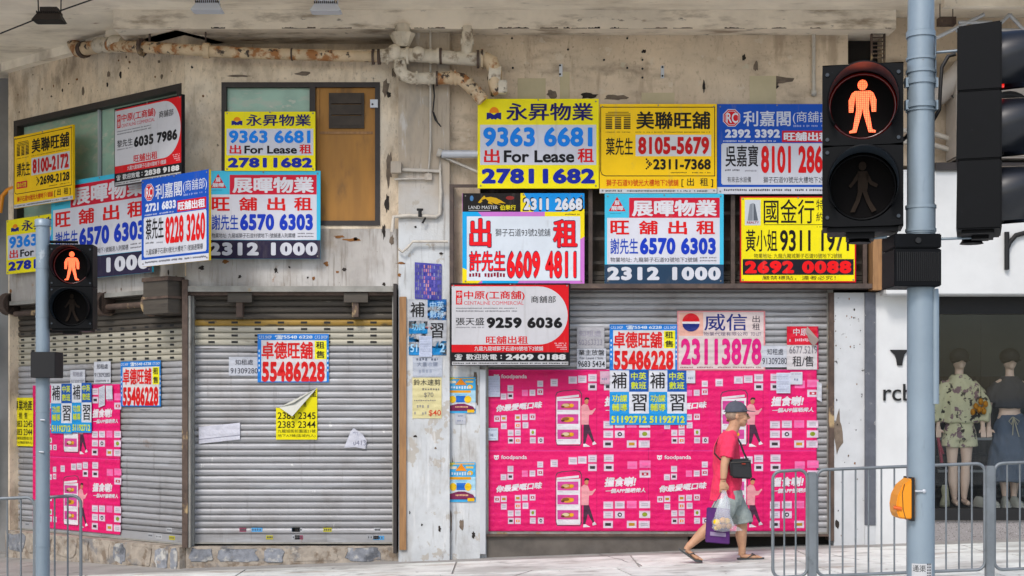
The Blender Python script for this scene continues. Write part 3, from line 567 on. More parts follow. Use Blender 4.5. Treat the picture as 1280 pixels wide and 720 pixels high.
# shutters
def slat_mesh(pl, u0, u1, pitch, m, dz=0):
    prof = [(-.012, 0), (.006, .001), (.015, pitch*.22), (.018, pitch*.5), (.0165, pitch*.76), (.008, pitch*.87), (-.012, pitch*.885), (-.012, pitch*1.02)]
    q = MB(); vs = []
    for a, z in prof: vs += [pl.pt(u0, z, a)-Vector((pl.pt((u0+u1)/2, 0, 0))), pl.pt(u1, z, a)-Vector((pl.pt((u0+u1)/2, 0, 0)))]
    me = bpy.data.meshes.new('slat'); me.from_pydata(vs, [], [(2*i, 2*i+1, 2*i+3, 2*i+2) for i in range(len(prof)-1)])
    me.materials.append(m)
    for i, pp in enumerate(me.polygons): pp.use_smooth = i in (1, 2, 3)
    return me
def shutter(pl, u0, u1, zb, zt, off, pitch, label, dirty_shaded, yellow, slots, sgap, guides=True, bar=.11):
    S_ = empty('rolling_shutter', pl.pt((u0+u1)/2, zb, off), B, label)
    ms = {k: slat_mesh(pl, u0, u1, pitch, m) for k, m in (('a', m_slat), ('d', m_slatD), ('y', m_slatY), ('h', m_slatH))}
    z = zb+bar; n = 0; hb = MB()
    while z < zt:
        key = 'y' if yellow and yellow[0]-pitch*.5 < z < yellow[0]+pitch*.5 else ('d' if z > dirty_shaded else ('h' if slots and slots[0]-pitch*.5 < z < slots[1] else 'a'))
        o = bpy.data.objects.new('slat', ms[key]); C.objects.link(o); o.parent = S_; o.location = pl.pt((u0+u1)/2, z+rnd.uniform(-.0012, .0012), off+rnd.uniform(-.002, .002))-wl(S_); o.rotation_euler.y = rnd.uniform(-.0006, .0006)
        if slots and slots[0]-pitch*.5 < z < slots[1]:
            u = u0+sgap*.6
            while u < u1-.08:
                hb.pbox(pl, u, u+.072, z+pitch*.34, z+pitch*.66, off+.01, off+.0195, m_blk2); u += sgap
        z += pitch; n += 1
    if hb.f: tag(hb.build('vent_slot', S_), kind='stuff')
    q = MB(); q.pbox(pl, u0, u1, zb, zb+bar-.004, off-.01, off+.016, m_slat); q.pbox(pl, u0, u1, zb, zb+.018, off+.016, off+.03, m_guide)
    for i in range(12):
        u = rnd.uniform(u0+.1, u1-.2); ww = rnd.uniform(.07, .13); zz = rnd.choice([zb+.045, zb+.05, zb+bar+pitch*.35])
        q.pbox(pl, u, u+ww, zz, zz+.045, off+.016, off+.0195, P(rnd.choice(['#5d9ed0', '#c7c9cc', '#b9b13c', '#b9bcc0', '#a9acb0', '#8d4058', '#c7c9cc'])))
        for k in range(4): q.pbox(pl, u+.01+k*ww*.22, u+.01+k*ww*.22+.012, zz+.012, zz+.034, off+.0195, off+.0205, P('#55565a'))
    q.build('bottom_bar', S_)
    if guides:
        for (a, c) in ((u0-.055, u0+.004), (u1-.004, u1+.055)):
            q = MB(); q.pbox(pl, a, c, zb-.02, zt, off-.02, off+.07, m_guide); q.build('guide_rail', S_)
    return S_
pi_ = .0737
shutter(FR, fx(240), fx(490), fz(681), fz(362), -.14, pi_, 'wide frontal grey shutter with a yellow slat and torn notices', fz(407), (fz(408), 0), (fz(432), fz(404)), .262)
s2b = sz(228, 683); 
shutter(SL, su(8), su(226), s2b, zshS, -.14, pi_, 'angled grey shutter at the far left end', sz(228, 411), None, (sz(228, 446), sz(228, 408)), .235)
shutter(FR, fx(610), fx(1036), fz(668), fz(345), -.1, .0722, 'widest shutter, mostly covered in pink posters', 99, None, None, .3, bar=.07)
# shutter surrounds
q = MB(); q.box(fx(233), fx(495), -.05, .06, fz(365), fz(358), m_guide); q.box(fx(233), fx(495), .0, .12, fz(369), fz(365), m_rust); q.build('lintel_angle', B)
for x in (285, 430):
    q = MB(); q.box(fx(x), fx(x+30), -.02, .1, fz(378), fz(366.5), m_slatD); q.box(fx(x+10), fx(x+18), .0, .1, fz(396), fz(378), m_rust); q.build('shutter_bracket', B)
q = MB(); q.pbox(SL, su(0), su(196), zshS-.05, zshS, -.1, .03, m_guide); q.build('lintel_angle', B)
q = MB(); q.box(fx(493), fx(497), -.16, .1, fz(690), fz(356), m_frame); q.build('door_post', B)
q = MB(); q.box(fx(499.5, -.1), fx(508, -.1), -.13, -.1, fz(686), fz(372), m_wood); q.build('timber_batten', B)
q = MB(); q.box(fx(229), fx(236), -.06, .16, fz(684), fz(350), m_rust); q.build('corner_post', B); q = MB(); q.box(fx(236.2), fx(239), -.04, .1, fz(684), fz(370), m_guide); q.build('guide_rail', B)
q = MB(); dx0 = SL.ray(199, 350)[0]; q.pbox(SL, dx0, -.02, sz(215, 393), sz(215, 349), 0.0, .22, m_slatD); q.pbox(SL, dx0-.01, .0, sz(215, 353), sz(215, 348), 0, .235, m_rust); q.pbox(SL, dx0-.01, .0, sz(215, 375), sz(215, 372), 0, .235, m_rust); q.build('shutter_motor_box', B)
q = MB()
for x, r in ((128, .13), (190, .13), (10, .13)):
    a = SL.pt(su(x)-.05, sz(x, 380), -.02); c = SL.pt(su(x)+.08, sz(x, 380), -.02); q.tube([a, c], r, m_blk2 if x != 190 else m_rust, 18); q.tube([a+Vector((0, 0, 0)), (a+c)/2, c], [r*1.12, r*1.02, r*1.12], m_rust, 18)
q.tube([SL.pt(uL+.1, 2.80, -.02), SL.pt(su(190), 2.80, -.02)], .035, m_rust, 10); q.build('shutter_roller', B)
# sign box frame
q = MB(); zt, zb_ = fz(233), fz(362)
q.box(fx(562, -.12), fx(567, -.12), -.15, 0, zb_, zt, m_signfr); q.box(fx(567, -.12), fx(1105, -.12), -.15, -.11, zt-.03, zt, m_signfr)
q.box(fx(567, -.12), fx(1085), -.2, .16, zb_, zb_+.05, m_signfr); q.box(fx(1085), fx(1096), -.22, .0, zb_-.02, fz(287), m_wood); q.box(fx(1096), fx(1106), -.2, .2, zb_-.02, fz(233), m_frame)
for x in (735, 912, 1076): q.box(fx(x), fx(x+5), -.1, -.06, zb_+.05, zt-.03, m_signfr)
for y in (268, 300, 330): q.box(fx(570), fx(1080), .02, .05, fz(y), fz(y-4), m_slatD)
q.build('sign_box_frame', B)
q = MB()
for i in range(3): q.box(fx(600), fx(1082), .0+i*.02, .16, fz(356)+i*.055, fz(356)+i*.055+.045, m_slatD)
q.build('roller_cover', B)
# right shutter side: steel guide & dark step
q = MB(); q.box(fx(600), fx(607), -.05, .1, fz(692), fz(462), m_steelw); q.build('guide_rail', B)
q = MB(); q.box(fx(608), fx(860), .02, .3, fz(700), fz(670), m_dstep); q.box(fx(860), fx(1040), .2, .3, fz(700), fz(670), m_dark)
q.box(fx(608), fx(1040), -.02, .12, fz(670.5), fz(668), m_rust); q.build('door_step', B)
q = MB(); q.box(fx(1036), fx(1042), -.03, .2, fz(676), fz(366), m_rust); q.box(fx(1042), fx(1080), -.02, .3, -.6, fz(366), m_wstain); q.build('pillar', B)
q = MB(); q.box(fx(1080), fx(1093), -.06, .3, fz(656), fz(366), M('slate_blue_paint', '#54575f', .7, var=.15, scale=8, layers=[('#a9a8a6', 9, .64, .7, (1, 1, 1), .8)])); q.box(fx(1080), fx(1093), -.05, .3, -.6, fz(656), m_wstain); q.build('pilaster', B)
q = MB(); flake(q, FR, fx(1047), fz(540), .07, .3, .02, m_flk, 14); flake(q, FR, fx(1046), fz(655), .05, .1, .02, m_flk3, 10)
for i in range(34):
    px = rnd.choice([1046, 1050, 1068, 1074, 1060])+rnd.uniform(-4, 4); py = rnd.choice([rnd.uniform(370, 400), rnd.uniform(372, 660), rnd.uniform(400, 450)]); r = rnd.uniform(.003, .012); flake(q, FR, fx(px), fz(py), r, r*1.6, .02, rnd.choice([m_flk, m_flk3, m_flk2]), 7)
tag(q.build('render_damage', B), kind='stuff')
# stone plinths
def plinth(pl, u0, u1, zt, zlo, off, name_seed):
    q = MB(); q.pbox(pl, u0, u1, -.7, zt, -.3, off, m_stoneB); pp = q.build('plinth', B)
    u = u0+.02; r = random.Random(name_seed)
    while u < u1-.15:
        wd = r.uniform(.2, .62); wd = min(wd, u1-u-.02); n = 16; g = r.random() < .75
        zc = (zt+zlo)/2; hz = (zt-zlo)/2*.92; pts = []
        for i in range(n):
            a = 2*math.pi*i/n+.1; ca = math.copysign(abs(math.cos(a))**.4, math.cos(a)); sa = math.copysign(abs(math.sin(a))**.4, math.sin(a)); k = r.uniform(.74, 1.04)
            pts.append(pl.pt(u+wd/2+wd*.47*ca*k, zc+hz*sa*k, off-.002))
        s_ = MB(); nn = pl.n*r.uniform(.006, .016); s_.prism(pts[::-1], (nn.x, nn.y, 0), m_stone if g else m_stoneB); s_.build('stone', pp, bevel=.006)
        u += wd+.015
plinth(FR, fx(232), fx(510), fz(683.5), gz(-2.4), -.02, 3); plinth(SL, uL, -.02, s2b-.005, gz(-5), .06, 5)

# ================================================================ NEIGHBOURING CLOTHES SHOP
N_ = empty('clothes_shop', (fx(1220), 0, gz(fx(1220))), None, 'white fronted clothes shop with a dark display window on the right', 'shop')
XR = 10.5
q = MB(); q.box(fx(1093)+.001, fx(1138), -.04, .3, -.6, fz(366), m_white); q.build('wall', N_)
q = MB(); q.box(fx(1108, -.3), XR, -.3, .3, fz(368, -.3), fz(214, -.3), m_white); q.build('fascia', N_, bevel=.01)
q = MB(); q.box(fx(1168, -.3), XR, -.35, -.02, fz(213, -.3), fz(204, -.3), m_frame); q.box(fx(1106), XR, -.29, .3, fz(214, -.3)+.002, fz(212, -.3), m_white); q.build('ledge', N_)
wx0 = fx(1140); wz0, wz1 = fz(636), fz(370)
q = MB(); q.box(fx(1138), XR, .0, .3, -.6, fz(650), m_gran); q.build('wall', N_)
q = MB(); q.box(fx(1138), XR, -.03, .25, fz(650), wz0, m_blk2); q.box(fx(1138), XR, .0, .2, wz1-.2, wz1+.1, m_blk2); q.box(fx(1138), fx(1142), -.02, .2, wz0, wz1-.2, m_blk2); 
for x in (8.2,): q.box(x, x+.06, .0, .1, wz0, wz1-.2, m_blk2)
WN = q.build('display_window', N_)
q = MB(); q.box(fx(1142), 8.2, .05, .056, wz0, wz1-.2, m_glass); q.build('pane', WN)
q = MB(); q.box(8.26, XR, .05, .056, wz0, wz1-.2, m_glass); q.build('pane', WN)
m_inn = M('dark_shop_interior', '#596163', .9, var=.2, scale=1); m_inf = M('display_floor', '#2a2c2e', .6)
q = MB(); q.box(fx(1108), XR, 2.6, 2.7, -.6, 5, m_inn); q.box(fx(1104), fx(1138), .3, 2.7, -.6, 5, m_inn); q.box(XR-.1, XR, .3, 2.7, -.6, 5, m_inn); q.box(fx(1138), XR-.1, .25, 2.6, wz1+.1, wz1+.2, m_inn); q.box(fx(1138), XR-.1, .3, 2.6, -.6, wz0-.03, m_inf)
q.build('interior_wall', N_)
q = MB(); q.box(5.1, 6.2, 2.0, 2.5, wz0, 2.0, M('clothes_rail', '#4c4a48', .8, var=.3, scale=5, stretch=(6, 1, .3))); q.box(4.55, 4.75, 1.5, 1.52, 1.2, 1.55, P('#8a8d90')); q.build('shelf', N_)
q = MB(); 
for i in range(4): q.box(5.3, 6.6, 1.7, 1.8, .6+i*.2, .63+i*.2, m_steelw if i % 2 else m_inf)
q.build('bench_slats', N_)
# shop lettering: dark raised letters
def raised(t, pl, px0, py0, px1, py1, off, th, m, bold=0, parent=None, name='letter'):
    vs, fs = tgeo(t, bold)[:2]; u0, z1 = pl.ray(px0, py0, off); u1, z0 = pl.ray(px1, py1, off); q = MB()
    a = [pl.pt(u0+(u1-u0)*x, z0+(z1-z0)*y, off) for x, y in vs]; n = pl.n*th; bb = [v+Vector((n.x, n.y, 0)) for v in a]
    q.add(a, [f[::-1] for f in fs], m); q.add(bb, fs, m)
    from collections import Counter
    ec = Counter(); 
    for f in fs:
        for i in range(len(f)): ec[(f[i], f[(i+1) % len(f)])] += 1
    side = [(i, j) for (i, j) in ec if (j, i) not in ec]
    q.add(a+bb, [(i, j, j+len(a), i+len(a)) for i, j in side], m); return q.build(name, parent)
SGN = empty('shop_sign', (fx(1300, -.3), -.3, fz(340)), None, 'large black raised letter r on the white shop fascia', 'sign')
q = MB(); rt = fx(1259, -.34); q.tube([(rt, -.33, fz(337, -.33)), (rt, -.33, fz(290, -.33))], .028, m_blk2, 10)
q.tube([(rt, -.33, fz(312, -.33)), (rt+.03, -.33, fz(303, -.33)), (rt+.1, -.33, fz(294, -.33)), (rt+.22, -.33, fz(290.5, -.33))], .026, m_blk2, 10); q.build('letter', SGN)
raised('cb', FR, 1290, 290, 1350, 338, .3, .03, m_blk2, 0, SGN)
SG2 = empty('shop_sign', (fx(1120), -.04, fz(502)), None, 'small dark shop name and funnel shaped mark on the white wall', 'sign')
raised('rcb', FR, 1104, 480, 1141, 501, .04, .02, m_blk2, 0.0, SG2)
q = MB(); pts = [(1111, 437.5), (1134, 437.5), (1133, 439), (1129, 443), (1127, 450), (1126, 457), (1120, 457), (1119, 450), (1117, 444), (1113, 440)]
q.prism([(fx(x), -.041, fz(y)) for x, y in pts][::-1], (0, -.02, 0), m_blk2); q.build('emblem', SG2)
# wall and machinery above the fascia
q = MB(); q.box(fx(1104)+.001, XR, .05, .3, fz(206), 5.998, m_wallR); q.build('upper_wall', N_)
q = MB(); q.box(fx(1150), XR, -.9, -.8, 5.86, 5.99, m_soff)
for (x0, y0, x1, y1) in ((1198, 28, 1240, 28), (1165, 50, 1230, 18), (1220, 60, 1262, 18), (1262, 18, 1300, 60), (1195, 38, 1300, 38)):
    q.tube([mir(x0, y0, -.6), mir(x1, y1, -.6)], .022, m_steelw, 6)
q.build('canopy_truss', N_)

# ================================================================ background left sliver
q = MB(); q.box(-16, SL.pt(uL, 0, 0).x-.08, 3.0, 3.6, -.8, 8, M('grey_far_wall', '#8b8a88', .8, var=.15, scale=1.5)); q.box(-7.4, -6.95, 2.6, 3.0, 2.25, 2.75, P('#9fc4d8'))
q.box(-7.4, -6.95, 2.7, 3.0, .3, 1.5, P('#2a8f88')); q.box(-7.4, -6.9, 2.6, 3.0, 3.9, 4.5, m_dark)
q.build('neighbour_building', None, 'sliver of a grey building beyond the left end of the shutters', 'building')

# ================================================================ PIPES, LIGHTS, CABLES
def P3(px, py, Y): return mir(px, py, Y)
q = empty('drain_pipe', P3(285, 66, -.16), None, 'long rusty cream pipe running level above the left windows', 'pipe')
t = MB(); Yp = -.2
a = SL.pt(su(103), sz(103, 57), .1); c = SL.pt(su(150), sz(150, 60), .15)
t.tube([SL.pt(su(100), sz(103, 50), .1), SL.pt(su(104), sz(104, 58), .12), SL.pt(su(112), sz(112, 66), .16), SL.pt(su(125), sz(125, 64), .18), SL.pt(su(150), sz(150, 61), .2), P3(180, 59, .0), P3(232, 62, Yp), P3(300, 66, Yp), P3(400, 69, Yp), P3(478, 71, Yp)], [.08, .085, .085, .08, .07, .065, .062, .062, .062, .062], m_pipeR, 14); t.build('pipe', q)
for (p0, p1, r, m) in ((SL.pt(su(118), sz(118, 66), .17), SL.pt(su(122), sz(122, 65), .17), .1, m_rust), (SL.pt(su(140), sz(140, 61), .2), SL.pt(su(156), sz(156, 60), .2), .09, m_pipeW), (SL.pt(su(160), sz(160, 59), .2), SL.pt(su(174), sz(174, 59), .19), .1, m_pipeW), (P3(176, 59, .0), P3(179, 59, -.01), .1, m_rust), (P3(254, 63, Yp), P3(262, 63.5, Yp), .085, m_pipeR), (P3(364, 68, Yp), P3(366, 68, Yp), .07, m_rust), (P3(465, 71, Yp), P3(468, 71, Yp), .085, m_rust), (P3(472, 71, Yp), P3(476, 71, Yp), .085, m_rust)):
    t = MB(); t.tube([p0, p1], r, m, 14); t.build('pipe_collar', q)
t = MB(); t.tube([P3(187, 55, -.05), P3(187, 30, -.05)], .012, m_rust, 6); t.tube([P3(183, 30.5, -.05), P3(191, 30.5, -.05)], .014, m_rust, 6); t.tube([P3(257, 62, Yp), P3(257, 40, Yp)], .01, m_rust, 6); t.build('hanger', q)
Yq = -.24
q = empty('drain_pipe', P3(545, 80, Yq), None, 'lime crusted pipe cluster with hopper over the central pillar', 'pipe')
def tub(pts, r, m, name='pipe', par=None, seg=14):
    t = MB(); t.tube([P3(x, y, Y) for x, y, Y in pts], r, m, seg); return t.build(name, par or q)
tub([(476, 70, Yq), (495, 68, Yq), (520, 69, Yq), (550, 71, Yq), (590, 74, Yq), (606, 74, Yq)], .075, m_pipeW)
tub([(584, 33, Yq), (584, 55, Yq), (583, 70, Yq)], [.06, .065, .06], m_pipeW)
tub([(576, 52, Yq), (592, 52, Yq)], .04, m_pipeW, 'pipe_collar')
t = MB(); t.loft([(fx(503, Yq), Yq, fz(59, Yq), .075, .07), (fx(503, Yq), Yq, fz(44, Yq), .14, .11), (fx(503, Yq), Yq, fz(42, Yq), .145, .115)], m_pipeW, 8, False); t.build('hopper', q)
tub([(503, 43, Yq), (503, 31, Yq)], .09, m_pipeW)
for (x, y, r) in ((493, 65, .085), (523, 67, .08)):
    t = MB(); t.ball(P3(x, y, Yq-.05), r, r, r, m_pipeW); t.build('pipe_elbow', q)
for x, r, m in ((483, .09, m_pipeW), (508, .1, m_pipeW), (537, .085, m_pipeW), (546, .09, m_pipeW), (549.5, .09, m_rust), (596, .1, m_rust), (601, .11, m_pipeR)): tub([(x, 70 if x < 560 else 74, Yq), (x+3, 70 if x < 560 else 74, Yq)], r, m, 'pipe_collar')
tub([(604, 73, Yq), (614, 78, Yq), (619, 90, Yq), (618, 104, Yq), (617, 112, Yq), (628, 106, Yq+.06)], [.08, .085, .08, .075, .08, .07], m_pipeR)
tub([(611, 92, Yq), (626, 93, Yq)], .09, m_pipeW, 'pipe_collar'); 
t = MB(); t.box(fx(622, Yq), fx(634, Yq), Yq-.06, Yq+.1, fz(117, Yq), fz(101, Yq), m_pipeW); t.build('pipe_cap', q, bevel=.01)
q = empty('drain_pipe', P3(545, 98, Yq), None, 'lower branch pipe bending down behind the first yellow board', 'pipe')
tub([(501, 76, Yq), (500, 86, Yq), (504, 94, Yq), (515, 98, Yq), (545, 98, Yq)], [.075, .075, .075, .065, .065], m_pipeW)
tub([(546, 98, Yq), (565, 97, Yq), (577, 99, Yq), (590, 110, Yq), (604, 126, Yq)], .07, m_pipeR)
for x, y, r, m in ((520, 98, .08, m_pipeW), (535, 98, .075, m_pipeW), (545, 98, .082, m_rust), (563, 97, .08, m_pipeR), (568, 97, .085, m_pipeR)): tub([(x, y, Yq), (x+2.5, y, Yq)], r, m, 'pipe_collar')
t = MB()
for (x, y) in ((584, 103), (589, 109), (594, 114), (599, 120)): t.tube([P3(x, y, Yq), P3(x+2, y+2.4, Yq)], .077, m_pipeR, 12)
t.build('pipe_collar', q)
# conduit and wires on pillar
q = empty('conduit', P3(520, 230, -.12), None, 'thin painted conduit with tap and junction boxes on the central pillar', 'conduit')
Yc = -.13
tub([(503, 212, Yc), (550, 214, Yc), (551, 240, Yc), (550, 268, Yc), (545, 271, Yc), (510, 269.5, Yc), (492, 271, Yc), (490, 290, Yc)], .022, m_cablew, seg=8)
tub([(493, 224, Yc), (535, 223, Yc), (538, 181, Yc), (538, 0, Yc-.05)], .012, m_cablew, seg=8)
tub([(550, 213, Yc), (550, 195, Yc), (600, 216, Yc)], .018, m_cablew, seg=8)
tub([(560, 302, -.16), (516, 302, -.16), (509, 310, -.16), (503, 315, -.16), (498, 311, -.16)], .014, m_cablew, seg=8)
t = MB(); t.box(fx(489, Yc), fx(502, Yc), -.2, -.1, fz(217, Yc), fz(203, Yc), m_pill); t.box(fx(531, Yc), fx(540, Yc), -.15, -.1, fz(225, Yc), fz(217, Yc), m_pill); t.build('junction_box', q)
t = MB(); t.tube([P3(525, 271, -.16), P3(525, 262, -.16)], .02, m_blk2, 8); t.tube([P3(521, 262, -.16), P3(529, 262, -.16)], .014, m_blk2, 6); t.tube([P3(532, 272, -.16), P3(528, 279, -.16)], .012, m_blk2, 6); t.build('tap', q)
q = MB(); q.tube([P3(552, 192.5, -.14), P3(600, 192.5, -.14)], .045, m_steelw, 10); q.tube([P3(547, 190, -.14), P3(552, 192, -.14)], .05, m_cablew, 10); q.build('tube_light', None, 'short white fluorescent tube beside the first yellow board', 'light')
q = MB(); q.tube([P3(541.5, 104, -.13), P3(543, 120, -.15), P3(541, 140, -.14), P3(544, 150, -.16), P3(551, 158, -.2)], .008, m_cable, 6); q.tube([P3(542, 140, -.14), P3(547, 153, -.15), P3(550, 156, -.14)], .006, m_cable, 6)
q.build('loose_wire', None, 'frayed black wire hanging down the pillar under the pipes', 'wire')
q = MB(); q.tube([P3(1072, 38, -.03), P3(1072, 40, -.03)], .01, m_cablew, 6); q.tube([P3(1017, 38, -.03), P3(1017, 120, -.03)], .022, m_cablew, 8); q.tube([P3(1014, 116, -.04), P3(1020, 116, -.04)], .03, m_cablew, 8)
q.build('conduit', None, 'vertical painted conduit on the wall left of the large signal', 'conduit')
q = MB(); q.tube([P3(0, 42, -.9), P3(45, 24, -.8), P3(85, 10, -.8), P3(125, -4, -.8)], .008, m_cable, 6); q.build('cable', None, 'dark cable slung across the soffit to the left floodlight', 'cable')
q = MB(); q.tube([P3(0, 266, 2.3), P3(3, 245, 2.3), P3(9, 238, 2.3), P3(18, 234, 2.2)], .03, m_yel, 8); q.build('hose', None, 'curved yellow hose at the far left edge', 'hose')
def flood(px, py, dark, lab, sx=1):
    Y = -.75; o = empty('floodlight', P3(px, py, Y), None, lab, 'light', 'floodlights under the canopy')
    mm = m_frame if dark else m_led_glass
    t = MB(); c = P3(px, py, Y); hw = .165
    t.add([c+Vector(v) for v in ((-hw, -.1, -.03), (hw, -.1, -.03), (hw, .08, -.03), (-hw, .08, -.03), (-hw*.72, -.06, .05), (hw*.72, -.06, .05), (hw*.72, .06, .05), (-hw*.72, .06, .05))], [(0, 3, 2, 1), (4, 5, 6, 7), (0, 1, 5, 4), (1, 2, 6, 5), (2, 3, 7, 6), (3, 0, 4, 7)], mm)
    t.build('housing', o)
    t = MB(); t.box(c.x-hw*.55, c.x+hw*.55, Y-.05, Y+.05, c.z+.05, c.z+.12, mm)
    for i in range(12): t.box(c.x-hw*.75+i*hw*.13, c.x-hw*.75+i*hw*.13+.006, Y-.07, Y+.07, c.z+.05, c.z+.075, m_frame)
    t.build('heat_sink', o)
    t = MB(); t.box(c.x-hw*.9, c.x+hw*.9, Y-.098, Y+.075, c.z-.036, c.z-.0302, m_led_glass if not dark else m_blk2); t.build('lens', o)
    t = MB()
    for s_ in (-1, 1): t.tube([(c.x+s_*hw*.72, Y, c.z+.02), (c.x+s_*hw*.75, Y, 5.998)], .007, mm, 6)
    t.build('bracket', o)
flood(62, 24, True, 'dark rusty floodlight hanging from the soffit at far left'); flood(260, 11, False, 'white floodlight on the soffit above the left windows'); flood(408, 12, False, 'white floodlight above the plywood window panel'); 
t = P3(1183, 26, -.5); q = MB(); q.box(t.x-.09, t.x+.09, -.56, -.44, t.z-.05, t.z+.03, m_rust); q.tube([(t.x-.07, -.5, t.z+.03), (t.x-.07, -.5, 5.998)], .006, m_rust, 6); q.tube([(t.x+.07, -.5, t.z+.03), (t.x+.07, -.5, 5.998)], .006, m_rust, 6)
q.build('floodlight', None, 'small brown lamp hanging behind the right pole', 'light')
# AC and duct above fascia
q = empty('air_conditioner', P3(1240, 200, -.4), None, 'beige outdoor air conditioner half hidden behind the right vehicle signal', 'air conditioner')
m_ac = M('ac_beige', '#a59c92', .6, var=.1)
t = MB(); c0 = P3(1192, 206, -.3); c1 = P3(1300, 98, -.3); t.box(c0.x, c1.x, -.42, .0, c0.z+.06, c1.z, m_ac); t.build('casing', q, bevel=.02)
t = MB(); cc = P3(1262, 143, -.44)
for r in (.25, .21, .17, .13, .09, .05): t.tube([cc+Vector((r*math.cos(R(a)), -.01, r*math.sin(R(a)))) for a in range(0, 361, 15)], .006, m_blk2, 5, False)
t.tube([cc+Vector((0, .015, 0)), cc+Vector((0, .018, 0))], .26, m_blk2, 24); t.build('fan_grille', q)
t = MB()
for i in range(16): t.box(c0.x+.02, c0.x+.09, -.435, -.425, fz(195)+i*.035, fz(195)+i*.035+.015, m_blk2)
t.build('side_louvre', q)
t = MB(); t.tube([P3(1178, 90, -.2), P3(1180, 110, -.25), P3(1192, 122, -.3), P3(1205, 118, -.35)], .01, m_cable, 6); t.build('cable', q)
q = MB(); q.tube([P3(1150, 128, -.15), P3(1172, 118, -.2), P3(1195, 98, -.28), P3(1210, 80, -.3), P3(1230, 72, -.3)], .13, m_ac, 14)
q.build('duct', None, 'curved beige duct rising behind the right signal pole', 'duct')
q = MB(); 
for i, yy in enumerate((168, 182)): q.tube([P3(1105, yy-8, -.1), P3(1170, yy, -.1), P3(1215, yy+14, -.1)], .03, m_cablew, 8)
q.build('pipe', None, 'pair of thin beige pipes above the white shop fascia', 'pipe')

# ================================================================ BOARDS
A1 = '獅子石道93號光大樓地下2號舖'
b_wing('largest yellow and white board with blue digits, leftmost in the row above the sign box', FR, (597, 123.5, 748.5, 235.5), .16)
b_mid('golden board with black striped m logo and red number 8105-5679', FR, (749.5, 130, 896, 241.5), .15, '葉先生', '8105-5679', '2311-7368', A1)
b_ric('blue framed board whose right end is hidden by the large pedestrian signal', FR, (896.5, 130, 1046, 242.5), .13, '2392 3392', '吳嘉寶', '8101 2868', A1, '有來去水設備')
b_cyan('cyan and white board with blue digits in the middle of the right sign box', FR, (756, 242, 904.5, 354.5), .17, '物業地址: 九龍獅子石道93號地下2號舖', '#26405a')
b_cen('dark framed white and red board over the left end of the pink posters', FR, (563.3, 354, 712.5, 457), .18, '張天盛', '9259 6036', '2409 0188', '九龍九龍城獅子石道93號地下2號舖')
# horse board
b = Board('agency_board', 'multicoloured board with a gold horse head on black and red digits', 'sign', FR, (578, 241.5, 730.5, 355), (48, 38, 925, 692), .17, .025, GR, '#c878c8')
b.rect(50, 38, 466, 172, '#1d1816', 'header', 1).rect(466, 38, 925, 172, '#e8d20c', 'header', 1).poly([(490, 38), (925, 38), (925, 150), (800, 172), (560, 172)][::-1], '#0a8fd8', 'header', 1.5)
b.poly([(48, 172), (160, 172), (190, 205), (80, 205), (80, 590), (48, 575)][::-1], '#18a0d8', 'border').poly([(640, 172), (925, 172), (925, 350), (895, 370), (895, 205), (640, 205)][::-1], '#e8d20c', 'border').poly([(48, 575), (80, 590), (80, 660), (190, 665), (150, 692), (48, 692)][::-1], '#e8d20c', 'border').poly([(190, 665), (460, 665), (440, 692), (190, 692)][::-1], '#18a0d8', 'border')
b.rect(80, 205, 895, 668, '#dce4ec', 'white_field', 2)
b.poly([(160, 105), (185, 75), (205, 55), (215, 68), (250, 65), (290, 72), (325, 90), (360, 112), (325, 108), (300, 112), (335, 122), (285, 116), (250, 100), (270, 120), (235, 112), (215, 92), (195, 95), (175, 110)], '#c8a018', 'logo', 2)
b.poly([(185, 88), (215, 78), (235, 95), (228, 118), (205, 108)], '#1d1816', 'logo', 3).disc(115, 75, 13, 20, '#4a7aa8').text('LAND MASTER', 92, 128, 302, 152, '#d8d8d8', .0, 'company_name').text('伯樂行', 318, 122, 432, 160, '#e0d020', .03, 'company_name').rect(308, 124, 312, 160, '#d8d8d8', 'company_name').rect(92, 160, 250, 164, '#b0b0b0', 'small_print', 2)
b.disc(390, 72, 30, 14, '#8a2a28').text('2311 2668', 480, 66, 918, 168, '#0e0e14', .1, 'phone_number', 2.4).text('2311 2668', 488, 74, 910, 160, '#e2e4ea', .06, 'phone_number', 3.4)
b.dash(785, 185, 890, 196, '#5a4a10', unit=10)
for tx, a, y0, c, y1, bo in (('出', 98, 218, 257, 430, .05), ('租', 698, 226, 876, 432, .05), ('許先生', 97, 455, 357, 602, .045), ('6609 4811', 368, 453, 868, 652, .05)):
    b.text(tx, a-2, y0-3, c+2, y1+3, '#1c1a50', bo+.025, 'lettering', 3.2).text(tx, a+2, y0+3, c-2, y1-3, '#e01430', bo, 'lettering', 4.2)
b.text('獅子石道93號2號舖', 285, 293, 680, 349, '#2c2c34', .003, 'address', 3.2).dash(97, 607, 357, 645, '#8a1430', 'address', 3.2, 22)
b.done()
# yellow board with tower
b = Board('agency_board', 'bright yellow board with red edge and black band, below the large pedestrian signal', 'sign', FR, (925, 245.5, 1070, 353), (58, 60, 892, 680), .16, .03, GR, '#c0202c', edge='#241d1a')
b.rect(68, 70, 882, 670, '#e6d800', 'yellow_field', 1).rect(93, 85, 205, 268, '#cfd4da', 'logo', 2).poly([(112, 235), (128, 118), (150, 108), (150, 235)], '#8a9098', 'logo', 3).poly([(154, 235), (154, 108), (166, 118), (188, 235)], '#60666e', 'logo', 3).text('REALTY', 108, 240, 194, 256, '#a02838', .02, 'logo', 3)
b.text('國金行', 228, 80, 592, 256, '#1a1510', .01, 'company_name').text('特', 606, 82, 668, 160, '#1a1510', .0).text('約', 606, 175, 660, 240, '#1a1510', .0).rect(230, 262, 720, 266, '#1a1510', 'small_print', 2).dash(610, 275, 720, 284, '#7a7210', unit=9)
